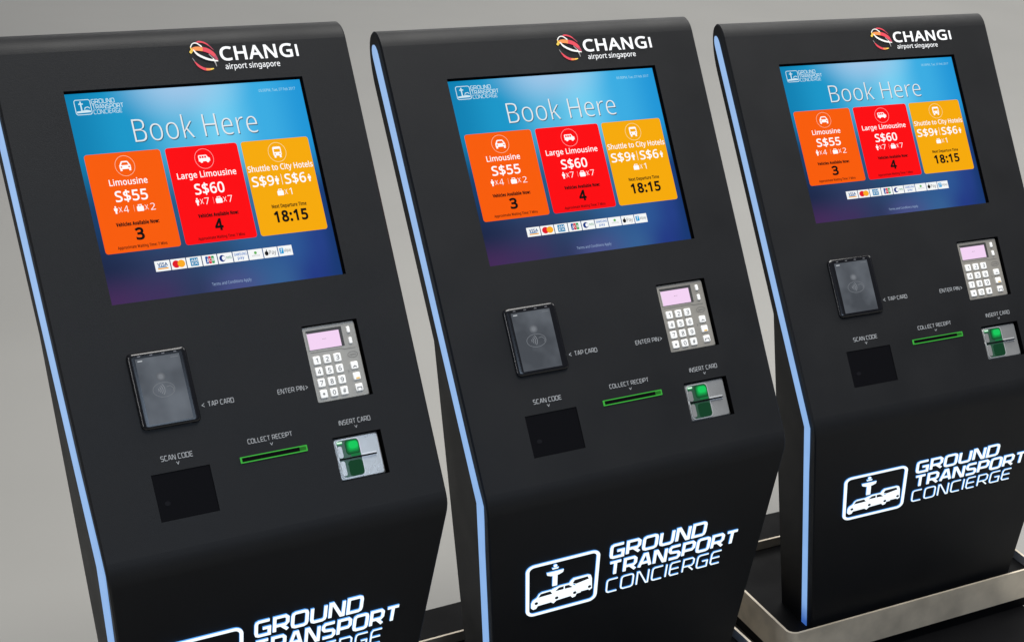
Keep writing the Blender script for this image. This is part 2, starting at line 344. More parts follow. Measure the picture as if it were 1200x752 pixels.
# --- smooth humanist lettering: glyph outlines in thousandths of the size, (advance, loops)
GLYPHS = {
    '#': (518, ['385,350 360,221 470,221 470,168 350,168 317,0 260,0 293,168 178,168 147,0 91,0 121,168 20,168 20,221 132,221 157,350 50,350 50,403 167,403 199,573 257,573 225,403 340,403 372,573 427,573 395,403 497,403 497,350', '188,221 303,221 328,350 213,350']),
    '$': (459, ['203,39 159,42 117,47 79,55 50,66 50,134 81,122 119,111 162,104 203,101 203,263 155,279 116,296 87,317 66,342 54,372 50,407 54,444 69,475 91,500 122,519 159,532 203,538 203,609 254,609 254,539 295,536 332,530 365,520 395,509 374,450 347,460 317,468 286,474 254,478 254,317 303,301 342,284 373,265 396,242 409,213 414,176 403,126 372,85 322,57 254,43 254,-47 203,-47', '254,105 295,113 323,127 339,147 345,172 343,190 337,205 326,217 309,228 286,237 254,246', '203,476 177,473 156,466 139,457 128,444 121,430 119,413 121,394 126,377 137,364 152,352 174,343 203,334']),
    '*': (442, ['258,609 242,455 396,499 407,425 260,413 355,286 286,249 218,389 156,249 85,286 179,413 33,425 44,499 196,455 180,609']),
    ',': (215, ['154,84 146,55 136,23 124,-10 111,-42 98,-74 85,-103 33,-103 41,-72 49,-38 56,-3 63,31 68,63 73,93 148,93']),
    '0': (459, ['419,287 417,221 409,163 395,112 376,70 349,37 316,12 276,-3 229,-8 170,1 122,27 86,70 60,129 44,201 39,287 44,373 58,446 83,504 119,547 167,573 229,581 287,573 335,547 372,504 399,446 414,373', '110,287 113,215 121,156 137,111 159,78 190,59 229,52 268,59 298,78 320,110 336,156 345,215 348,287 345,359 336,417 320,463 298,495 268,515 229,521 190,515 159,495 137,463 121,417 113,359']),
    '1': (459, ['285,0 216,0 216,400 216,422 216,439 217,455 217,470 218,484 219,499 207,487 196,477 184,467 169,455 108,405 71,452 226,573 285,573']),
    '2': (459, ['417,0 38,0 38,59 188,210 228,251 261,287 287,320 306,353 318,387 322,424 315,466 294,496 261,514 221,520 181,517 147,506 115,489 83,466 45,513 68,531 94,548 122,561 153,572 186,578 221,581 270,576 313,562 347,540 372,510 388,472 394,428 389,385 375,344 353,305 324,267 288,227 247,185 128,67 128,64 417,64']),
    '3': (459, ['395,439 392,403 381,372 363,347 340,326 310,311 277,302 277,298 337,283 379,255 405,214 413,163 407,116 390,74 360,40 318,14 263,-3 193,-8 150,-6 110,-1 72,8 36,23 36,89 74,73 114,61 155,54 194,51 260,59 305,81 331,117 339,164 335,197 320,223 297,242 265,255 226,263 179,265 123,265 123,326 180,326 223,329 259,339 286,356 307,377 319,404 323,434 316,471 295,498 262,516 219,521 190,520 164,515 140,508 117,498 96,487 75,473 39,521 73,544 115,563 163,576 218,581 296,571 352,540 384,495']),
    '4': (459, ['443,130 359,130 359,0 291,0 291,130 17,130 17,190 286,576 359,576 359,193 443,193', '291,374 291,394 291,412 292,429 293,444 293,459 294,474 294,487 295,500 292,500 285,485 276,468 266,451 257,438 86,193 291,193']),
    '5': (459, ['221,351 275,346 322,331 361,307 389,274 407,232 413,183 407,128 387,81 356,43 314,15 261,-2 199,-8 156,-6 116,0 80,10 51,23 51,90 82,74 121,62 161,55 200,52 239,55 274,65 302,82 323,106 336,137 341,176 332,225 306,262 262,284 197,292 173,291 146,288 120,284 99,280 64,302 86,573 373,573 373,508 146,508 132,342 148,345 169,348 194,350']),
    '6': (459, ['44,245 46,294 51,342 60,389 75,433 95,474 121,510 155,539 196,562 246,576 306,581 324,580 344,579 362,577 377,573 377,513 362,517 344,520 326,522 308,523 257,518 216,504 183,483 158,454 139,419 127,380 119,337 115,291 119,291 133,309 150,326 170,339 194,350 223,356 255,358 302,353 342,338 375,313 400,279 416,236 421,184 415,129 399,82 372,44 336,15 291,-2 239,-8 199,-4 163,7 130,26 101,54 77,89 59,133 48,185', '238,51 284,59 320,84 343,125 351,184 344,233 324,271 289,295 241,303 205,299 175,287 150,270 131,248 119,223 115,198 117,172 123,146 133,121 146,99 164,79 185,64 210,55']),
    '7': (459, ['109,0 344,508 35,508 35,573 419,573 419,518 187,0']),
    '8': (459, ['229,581 276,577 318,565 352,546 378,519 395,485 400,443 396,411 385,383 368,359 346,338 320,319 291,303 325,285 355,265 381,242 401,216 414,185 419,148 413,104 395,65 367,34 330,11 284,-3 231,-8 174,-3 126,10 89,33 61,63 45,101 39,146 43,183 56,214 75,241 99,264 128,283 158,299 131,316 107,336 87,358 71,383 61,411 58,444 63,485 80,518 107,545 141,565 182,577', '108,145 116,107 138,76 176,55 229,48 281,55 319,76 342,108 350,148 346,174 335,197 317,217 293,235 264,251 229,265 217,270 184,254 157,237 136,219 121,197 111,173', '228,524 188,518 155,502 134,476 127,441 130,414 141,391 157,373 179,357 204,344 232,330 258,343 282,357 302,373 317,392 327,414 330,441 323,476 302,502 270,518']),
    '9': (459, ['417,328 415,279 410,231 401,183 387,139 366,99 340,63 306,33 265,11 214,-3 154,-8 137,-8 117,-6 97,-4 82,0 82,60 97,56 115,53 134,50 152,50 204,54 245,68 278,90 303,118 322,153 334,192 342,235 346,281 341,281 327,263 310,247 290,233 266,223 237,216 204,214 158,219 118,235 85,260 61,294 45,336 40,387 46,443 63,491 90,529 127,557 171,575 223,581 262,577 299,565 332,545 361,518 384,483 402,439 413,388', '223,521 178,513 142,488 118,447 110,388 117,339 137,301 171,277 220,269 256,273 286,285 311,303 330,325 342,349 346,374 344,400 338,426 328,451 315,474 298,493 277,508 252,518']),
    ':': (215, ['58,43 61,69 72,85 88,94 107,97 126,94 142,85 153,69 157,43 153,18 142,2 126,-8 107,-11 88,-8 72,2 61,18', '58,387 61,412 72,429 88,438 107,441 126,438 142,429 153,412 157,387 153,362 142,345 126,335 107,332 88,335 72,345 61,362']),
    'A': (512, ['437,0 368,177 141,177 73,0 0,0 224,575 289,575 512,0', '282,415 279,424 274,438 269,455 263,473 259,489 255,500 251,484 247,468 242,452 238,438 234,425 230,415 165,241 346,241']),
    'B': (521, ['241,573 336,565 404,541 445,497 459,431 456,399 446,371 431,347 409,328 382,313 350,304 350,300 384,292 415,279 441,261 461,236 474,203 478,163 472,115 454,74 425,42 385,19 337,5 279,0 78,0 78,573', '256,329 318,335 357,352 377,382 384,423 376,463 351,490 308,506 245,511 150,511 150,329', '150,269 150,61 265,61 330,68 371,91 394,125 401,168 398,197 388,221 370,241 344,256 307,266 260,269']),
    'C': (507, ['323,517 280,513 241,502 206,482 178,456 155,423 139,383 129,337 125,286 131,220 147,164 175,117 213,83 262,62 322,55 359,57 394,62 427,69 460,78 460,15 427,5 393,-2 356,-7 312,-8 232,1 166,28 115,72 78,131 56,203 49,287 53,349 67,406 89,456 120,499 159,534 206,559 261,575 324,581 367,578 409,572 448,561 482,547 453,486 425,497 394,508 360,515']),
    'D': (585, ['536,292 528,203 501,131 457,74 399,33 325,8 237,0 78,0 78,573 254,573 335,565 404,540 460,501 502,446 528,377', '460,289 454,359 435,415 404,457 361,487 308,505 244,511 150,511 150,62 228,62 329,76 402,119 446,190']),
    'E': (446, ['398,0 78,0 78,573 398,573 398,509 150,509 150,330 383,330 383,268 150,268 150,63 398,63']),
    'F': (416, ['150,0 78,0 78,573 398,573 398,509 150,509 150,306 383,306 383,243 150,243']),
    'G': (584, ['326,302 524,302 524,22 478,8 431,-1 380,-6 323,-8 241,1 173,28 120,71 81,130 57,202 49,286 58,370 84,442 127,500 186,544 259,571 346,581 392,578 437,572 478,561 516,547 489,484 457,497 421,508 382,515 342,517 278,510 225,489 181,455 150,409 131,353 124,286 130,222 146,166 175,119 216,84 270,62 340,55 375,56 404,59 429,63 452,68 452,238 326,238']),
    'H': (594, ['516,0 443,0 443,267 150,267 150,0 78,0 78,573 150,573 150,330 443,330 443,573 516,573']),
    'I': (272, ['239,0 32,0 32,42 99,57 99,515 32,531 32,573 239,573 239,531 172,515 172,57 239,42']),
    'J': (219, ['-3,-152 -21,-152 -37,-150 -51,-146 -63,-142 -63,-81 -49,-84 -35,-87 -20,-88 -5,-89 15,-87 33,-81 50,-70 63,-53 71,-29 74,3 74,573 146,573 146,9 141,-42 128,-82 105,-113 75,-135 39,-148']),
    'L': (420, ['78,0 78,573 150,573 150,64 400,64 400,0']),
    'M': (727, ['330,0 142,502 139,502 140,484 142,461 143,435 144,407 144,377 144,347 144,0 78,0 78,573 184,573 361,103 364,103 544,573 650,573 650,0 578,0 578,352 578,380 579,408 580,435 581,460 583,482 584,501 581,501 390,0']),
    'N': (609, ['532,0 447,0 141,476 138,476 139,455 141,432 142,406 143,378 144,349 144,320 144,0 78,0 78,573 161,573 467,99 470,99 469,115 468,137 467,164 466,193 465,223 464,249 464,573 532,573']),
    'P': (485, ['229,573 326,562 393,528 431,475 444,404 441,370 433,336 417,306 395,278 364,255 324,238 275,227 216,223 150,223 150,0 78,0 78,573', '223,511 150,511 150,285 208,285 258,288 298,296 330,311 352,334 365,363 370,401 361,449 334,484 289,504']),
    'S': (440, ['403,153 396,106 378,66 348,35 307,11 257,-3 198,-8 167,-7 137,-5 109,-1 83,4 61,11 41,19 41,88 73,76 113,65 156,57 201,55 240,57 273,66 298,79 316,98 327,120 330,147 327,173 318,194 302,213 277,230 242,247 196,265 161,279 131,294 106,311 85,330 69,351 57,375 50,403 48,435 54,477 71,513 99,542 136,563 180,576 231,581 276,578 318,572 355,562 389,549 366,487 336,499 302,508 266,515 229,517 196,515 169,507 148,494 133,478 124,457 121,434 124,407 133,386 149,367 172,351 204,335 246,318 293,299 332,279 362,255 385,228 398,194']),
    'T': (446, ['259,0 187,0 187,509 8,509 8,573 437,573 437,509 259,509']),
    'U': (586, ['513,202 507,146 489,95 459,52 416,20 360,-1 290,-8 196,7 128,50 86,118 72,204 72,573 144,573 144,201 154,139 182,93 228,64 294,55 342,59 379,73 407,96 427,126 438,161 442,202 442,573 513,573']),
    'V': (481, ['481,573 277,0 204,0 0,573 75,573 204,205 213,182 220,160 226,139 231,119 236,100 241,80 245,100 250,119 255,140 262,161 269,183 277,207 405,573']),
    'W': (746, ['735,573 583,0 510,0 399,375 394,392 389,410 384,427 380,443 376,458 373,471 371,481 370,488 369,481 367,471 364,458 361,443 357,427 352,409 348,391 342,373 234,0 161,0 10,573 85,573 174,223 179,205 183,186 187,169 190,151 194,134 196,118 199,102 201,87 204,103 206,119 210,137 213,154 218,173 222,191 227,209 232,227 333,573 407,573 512,225 518,206 523,187 527,169 532,151 535,133 538,117 541,101 544,87 547,107 550,129 555,151 560,175 566,199 572,224 660,573']),
    'X': (470, ['467,0 385,0 233,249 79,0 3,0 193,298 15,573 95,573 236,348 377,573 453,573 276,300']),
    'a': (450, ['231,437 299,428 347,403 376,358 385,293 385,0 334,0 320,61 317,61 298,40 279,22 258,9 234,-1 206,-6 172,-8 136,-5 103,6 75,23 55,48 41,80 37,119 50,176 87,219 152,245 243,257 316,259 316,285 310,330 293,359 265,375 227,380 194,378 163,370 133,359 106,347 84,400 115,414 151,426 190,434', '252,208 184,200 141,182 118,155 110,119 115,87 132,66 157,53 188,49 238,56 279,79 306,117 315,172 315,210']),
    'b': (493, ['139,461 138,435 138,410 136,389 135,373 139,373 161,398 189,419 226,432 272,437 344,423 401,381 437,312 449,215 444,147 427,91 400,48 365,17 322,-2 272,-8 226,-3 189,10 161,31 139,55 133,55 119,0 68,0 68,609 139,609', '260,379 219,374 188,361 165,339 150,308 142,268 139,217 139,214 145,144 165,93 202,61 261,51 312,61 348,93 369,145 376,216 369,287 348,338 311,368']),
    'c': (385, ['241,-8 187,-2 139,15 99,45 69,87 50,143 44,213 51,284 71,342 102,385 142,415 191,432 245,438 278,436 309,431 336,424 358,415 337,356 316,363 292,370 267,374 244,376 204,371 172,358 148,335 131,303 120,263 117,213 120,166 131,126 148,94 172,71 202,58 240,53 273,55 302,60 328,68 351,78 351,15 328,5 304,-2 275,-7']),
    'd': (493, ['221,-8 148,6 92,48 56,117 44,214 56,311 93,381 149,424 221,438 253,436 280,429 303,420 323,407 340,391 354,374 359,374 358,387 356,405 355,424 354,438 354,609 425,609 425,0 368,0 358,58 354,58 340,40 323,24 303,11 279,1 252,-6', '232,51 290,60 328,88 348,135 355,200 355,213 349,284 329,336 291,369 231,379 181,368 146,334 124,281 117,213 124,144 146,93 181,61']),
    'e': (452, ['234,438 286,432 329,414 364,385 390,346 406,299 411,244 411,201 117,201 127,137 154,90 197,62 254,52 293,54 327,60 359,69 392,82 392,20 359,8 327,-1 292,-6 251,-8 194,-2 143,17 101,48 70,91 51,146 44,212 50,277 68,333 96,378 134,411 181,431', '233,380 188,372 154,348 130,309 119,257 338,257 335,292 326,322 312,346 292,364 266,376']),
    'g': (493, ['221,438 261,434 297,422 329,402 355,373 359,373 369,430 425,430 425,-7 420,-63 404,-109 378,-146 341,-172 293,-187 233,-192 188,-191 147,-186 110,-177 78,-165 78,-100 111,-114 149,-125 191,-132 237,-134 286,-126 324,-101 347,-63 355,-13 355,4 355,16 356,32 357,47 358,57 354,57 329,28 299,8 263,-4 221,-8 147,7 91,51 56,121 44,214 56,306 91,377 147,423', '230,379 197,374 169,359 147,336 130,303 120,262 117,213 124,143 146,92 182,60 232,50 262,52 288,58 309,69 326,85 340,105 349,131 354,161 356,197 356,214 353,267 343,309 326,340 302,362 270,374']),
    'h': (496, ['139,431 138,415 138,399 136,384 135,370 140,370 155,391 174,407 196,420 221,429 247,435 273,437 321,433 360,421 391,400 413,370 426,330 431,280 431,0 361,0 361,275 355,321 338,353 308,372 265,379 222,374 189,360 166,338 150,308 142,269 139,222 139,0 68,0 68,609 139,609']),
    'i': (207, ['139,430 139,0 68,0 68,430', '104,591 119,588 133,580 142,566 145,546 142,526 133,512 119,504 104,501 88,504 75,512 66,526 63,546 66,566 75,580 88,588']),
    'k': (428, ['138,291 138,276 137,257 136,238 135,221 138,221 144,229 152,240 162,252 172,264 181,276 189,285 326,430 409,430 235,246 421,0 336,0 187,200 138,158 138,0 68,0 68,609 138,609']),
    'l': (207, ['139,0 68,0 68,609 139,609']),
    'm': (750, ['540,438 603,429 649,401 676,352 685,280 685,0 615,0 615,277 610,321 594,353 567,372 528,379 474,369 438,342 418,298 411,237 411,0 342,0 342,277 339,308 332,333 320,353 303,367 281,376 253,379 215,374 185,360 164,338 150,308 141,269 139,223 139,0 68,0 68,430 125,430 136,371 140,371 155,392 173,409 194,422 217,431 241,436 266,438 312,433 349,420 378,398 398,366 402,366 427,398 461,420 499,433']),
    'n': (496, ['275,438 343,429 391,401 421,352 431,280 431,0 361,0 361,275 355,321 338,353 308,372 265,379 204,368 166,338 146,289 139,223 139,0 68,0 68,430 125,430 136,371 140,371 156,392 175,409 198,422 222,431 248,436']),
    'o': (485, ['442,216 438,165 428,121 411,82 388,51 359,25 324,7 285,-4 241,-8 200,-4 163,7 129,25 100,51 77,82 59,121 48,165 44,216 50,282 68,336 97,380 137,412 186,431 244,438 299,431 347,412 387,380 417,336 436,282', '117,216 120,169 130,128 147,95 172,71 203,56 243,51 282,56 314,71 339,95 356,128 366,169 369,216 365,263 355,303 338,335 314,359 282,374 242,379 185,368 147,335 124,284']),
    'p': (493, ['273,438 344,424 401,383 437,313 449,216 444,148 427,93 401,49 365,17 322,-2 272,-8 241,-6 213,1 190,11 170,24 153,38 139,55 134,55 136,39 137,20 138,1 139,-16 139,-192 68,-192 68,430 126,430 136,371 139,371 153,389 170,405 189,419 213,429 240,436', '260,379 221,374 190,362 167,342 152,313 142,275 139,229 139,216 142,167 150,126 165,93 188,70 220,55 261,51 297,56 326,72 348,98 364,131 373,171 376,217 369,283 348,334 311,367']),
    'r': (331, ['269,438 281,438 295,437 308,435 319,433 310,368 299,370 287,372 275,373 264,374 240,371 217,363 195,351 176,334 161,313 149,289 141,261 139,229 139,0 68,0 68,430 126,430 134,351 137,351 152,374 170,395 191,413 214,426 240,435']),
    's': (384, ['348,119 343,80 327,49 302,24 268,6 226,-4 176,-8 135,-6 99,-1 68,8 42,19 42,83 70,71 104,60 141,52 178,49 224,53 256,66 274,86 280,112 278,128 271,141 259,154 239,167 212,180 174,196 135,212 103,228 76,245 57,266 45,292 41,324 52,372 85,408 137,430 202,438 240,436 275,430 308,421 339,409 315,353 287,363 258,372 228,378 197,380 159,377 131,366 114,350 108,328 111,312 119,298 133,286 154,274 182,261 219,246 257,231 289,215 314,197 333,176 344,150']),
    't': (289, ['212,50 228,50 245,53 260,55 272,59 272,5 258,0 240,-4 219,-7 200,-8 167,-5 138,4 112,20 91,44 78,79 74,125 74,375 13,375 13,409 75,437 103,528 144,528 144,430 269,430 269,375 144,375 144,127 149,93 163,69 185,54']),
    'u': (496, ['427,430 427,0 370,0 359,57 356,57 340,36 321,20 298,8 273,-1 247,-6 220,-8 173,-4 134,8 103,29 81,59 68,99 63,148 63,430 135,430 135,153 141,108 158,76 188,57 230,51 273,55 306,69 330,91 345,121 354,160 357,206 357,430']),
    'v': (407, ['163,0 0,430 75,430 167,176 173,158 180,137 187,116 193,96 198,78 201,63 204,63 208,78 214,96 220,117 227,138 234,158 241,176 332,430 407,430 244,0']),
    'w': (630, ['346,243 341,260 336,276 331,292 328,308 324,322 321,335 318,347 316,357 313,357 311,347 308,335 305,322 302,307 298,292 294,275 289,259 284,242 207,1 127,1 9,431 82,431 141,201 147,178 153,154 158,131 163,109 167,90 169,73 172,73 175,84 178,97 181,112 185,128 189,144 193,160 197,175 201,188 277,431 354,431 428,188 434,169 440,149 446,129 451,109 455,90 457,74 460,74 463,89 466,108 471,129 477,153 483,177 489,201 549,431 621,431 502,1 419,1']),
    'x': (424, ['170,220 22,430 102,430 213,268 322,430 402,430 253,220 410,0 330,0 213,172 94,0 14,0']),
    'y': (409, ['1,430 76,430 169,185 177,164 184,144 191,124 196,105 201,86 205,68 209,68 215,91 224,121 234,153 245,186 333,430 409,430 224,-59 207,-97 188,-130 165,-156 138,-176 106,-188 67,-192 49,-192 34,-190 20,-188 9,-186 9,-130 19,-132 30,-133 43,-134 56,-135 79,-132 99,-126 116,-114 130,-99 142,-80 152,-59 174,-2']),
    ' ': (209, []),
}

_TC = {}


def text_polys(body, offset):
    key = (body, offset)
    if key not in _TC:
        cu = bpy.data.curves.new("lettering", 'CURVE')
        cu.dimensions = '2D'; cu.fill_mode = 'BOTH'; cu.offset = min(0.0, offset)
        x = 0.0; outl = []
        for ch in body:
            adv, loops = GLYPHS[ch]
            for lp in loops:
                pts = [tuple(float(v) for v in p.split(',')) for p in lp.split()]
                pts = [(x + a / 1000, b / 1000) for a, b in pts]
                sp = cu.splines.new('POLY'); sp.points.add(len(pts) - 1); sp.use_cyclic_u = True
                for k, (a, b) in enumerate(pts):
                    sp.points[k].co = (a, b, 0, 1)
                outl.append(pts)
            x += adv / 1000 + max(0.0, offset) * 1.2
        ob = bpy.data.objects.new("lettering", cu)
        col.objects.link(ob)
        dg = bpy.context.evaluated_depsgraph_get(); dg.update()
        me = bpy.data.meshes.new_from_object(ob.evaluated_get(dg))
        vs = [(v.co.x, v.co.y) for v in me.vertices]
        fs = [tuple(p.vertices) for p in me.polygons]
        bpy.data.objects.remove(ob); bpy.data.curves.remove(cu); bpy.data.meshes.remove(me)
        _TC[key] = (vs, fs, outl if offset > 0 else [])
    return _TC[key]


def text(mb, body, u0, u1, base, cap, h, mat, offset=0.0):
    """body fitted from u0 to u1 on the baseline, capitals cap high"""
    vs, fs, outl = text_polys(body, offset)
    x0 = min(v[0] for v in vs); x1 = max(v[0] for v in vs)
    kx = (u1 - u0) / (x1 - x0); ky = cap / 0.573
    i0 = len(mb.v); mb.v += [tuple(mb.f(u0 + (x - x0) * kx, base + y * ky, h)) for x, y in vs]
    k = mb.m(mat)
    for f in fs:
        mb.fc.append(tuple(i0 + a for a in f)); mb.mi.append(k)
    for lp in outl:                                       # heavier weight: the outline inked over
        mb.stroke([(u0 + (x - x0) * kx, base + y * ky) for x, y in lp], 2 * offset * ky, h + .00004, mat, closed=True)


# --- angular sign lettering drawn with strokes
c_ = 0.2
GLY = {
    'A': (1.0, [[(0, 0), (0.40, 1), (0.62, 1), (1, 0)], [(0.16, 0.30), (0.86, 0.30)]]),
    'C': (0.9, [[(1, 1), (c_, 1), (0.05, 0.94), (0, 0.8), (0, 0.2), (0.05, 0.06), (c_, 0), (1, 0)]]),
    'D': (1.0, [[(0, 0), (0, 1), (0.8, 1), (0.95, 0.94), (1, 0.8), (1, 0.2), (0.95, 0.06), (0.8, 0), (0, 0)]]),
    'E': (0.85, [[(1, 1), (0.15, 1), (0, 0.86), (0, 0.14), (0.15, 0), (1, 0)], [(0, 0.5), (0.92, 0.5)]]),
    'G': (0.95, [[(1, 1), (c_, 1), (0.05, 0.94), (0, 0.8), (0, 0.2), (0.05, 0.06), (c_, 0), (1, 0), (1, 0.48), (0.5, 0.48)]]),
    'I': (0.0, [[(0, 0), (0, 1)]]),
    'L': (0.8, [[(0, 1), (0, 0.15), (0.15, 0), (1, 0)]]),
    'N': (1.0, [[(0, 0), (0, 1), (0.16, 1), (0.84, 0), (1, 0), (1, 1)]]),
    'O': (1.05, [[(0.2, 0), (0.8, 0), (0.95, 0.06), (1, 0.2), (1, 0.8), (0.95, 0.94), (0.8, 1), (0.2, 1), (0.05, 0.94), (0, 0.8), (0, 0.2), (0.05, 0.06), (0.2, 0)]]),
    'P': (0.95, [[(0, 0), (0, 1), (0.82, 1), (1, 0.86), (1, 0.52), (0.84, 0.38), (0, 0.38)]]),
    'R': (0.95, [[(0, 0), (0, 1), (0.82, 1), (1, 0.86), (1, 0.54), (0.84, 0.40), (0, 0.40)], [(0.5, 0.40), (1.02, 0)]]),
    'S': (0.9, [[(1, 1), (0.16, 1), (0, 0.87), (0, 0.65), (0.15, 0.53), (0.85, 0.47), (1, 0.35), (1, 0.13), (0.84, 0), (0, 0)]]),
    'T': (0.95, [[(0, 1), (1, 1)], [(0.5, 1), (0.5, 0)]]),
    'U': (1.0, [[(0, 1), (0, 0.2), (0.05, 0.06), (0.2, 0), (0.8, 0), (0.95, 0.06), (1, 0.2), (1, 1)]]),
}


def techno(mb, body, u0, u1, base, cap, w, h, mat, down=False, h0=None, side=None, slant=0.0):
    """down: the second coordinate grows downward (lower face)"""
    gap = 0.34 * (1 + 0.6 * w / cap)
    units = 0; lay = []
    for ch in body:
        if ch == ' ':
            units += 0.62; continue
        gw, st = GLY[ch]
        lay.append((units, gw, st)); units += gw + gap
    units -= gap
    k = (u1 - u0 - w - slant * cap) / units
    hh = cap - w
    for x, gw, st in lay:
        for pl in st:
            pts = [(u0 + w / 2 + (x + gw * a) * k + slant * b * cap, (base - w / 2 - b * hh) if down else (base + w / 2 + b * hh)) for a, b in pl]
            cl = len(pts) > 2 and pts[0] == pts[-1]
            mb.stroke(pts[:-1] if cl else pts, w, h, mat, closed=cl, h0=h0, side=side)


# ------------------------------------------------------------------ floor
def build_floor():
    m = bpy.data.materials.new("pale_floor"); m.use_nodes = True
    nt = m.node_tree; b = nt.nodes["Principled BSDF"]
    b.inputs["Roughness"].default_value = 0.5; b.inputs["Specular IOR Level"].default_value = 0.25
    tc = nt.nodes.new("ShaderNodeTexCoord")
    n = nt.nodes.new("ShaderNodeTexNoise"); n.inputs["Scale"].default_value = 1.3; n.inputs["Detail"].default_value = 7
    nt.links.new(tc.outputs["Object"], n.inputs["Vector"])
    r = nt.nodes.new("ShaderNodeValToRGB")
    r.color_ramp.elements[0].position = 0.3; r.color_ramp.elements[0].color = (0.292, 0.287, 0.270, 1)
    r.color_ramp.elements[1].position = 0.7; r.color_ramp.elements[1].color = (0.312, 0.306, 0.288, 1)
    nt.links.new(n.outputs[0], r.inputs[0]); nt.links.new(r.outputs[0], b.inputs["Base Color"])
    mb = MB(lambda a, c, h: (a, c, h))
    mb.flat([(-60, -60), (60, -60), (60, 90), (-60, 90)], 0.0, m)
    o = mb.build("floor"); o["kind"] = "structure"
    return o


build_floor()

# ------------------------------------------------------------------ the kiosk
HW = 0.28
TAPER = 0.3025
SCR = dict(u0=-.1853, u1=.1871, s0=.380, s1=.685)
HOLES = [  # u0, u1, s0, s1, depth
    (-.1853, .1903, .380, .6880, .0080),
    (.0965, .1908, .1912, .3100, .0150),
    (.1060, .1898, .0680, .1362, .0150),
    (-.1854, -.0950, .0640, .1327, .0030),
]


def white(n=255):
    return glow("picture_white_%d" % n, (n, n, n), 1.0)


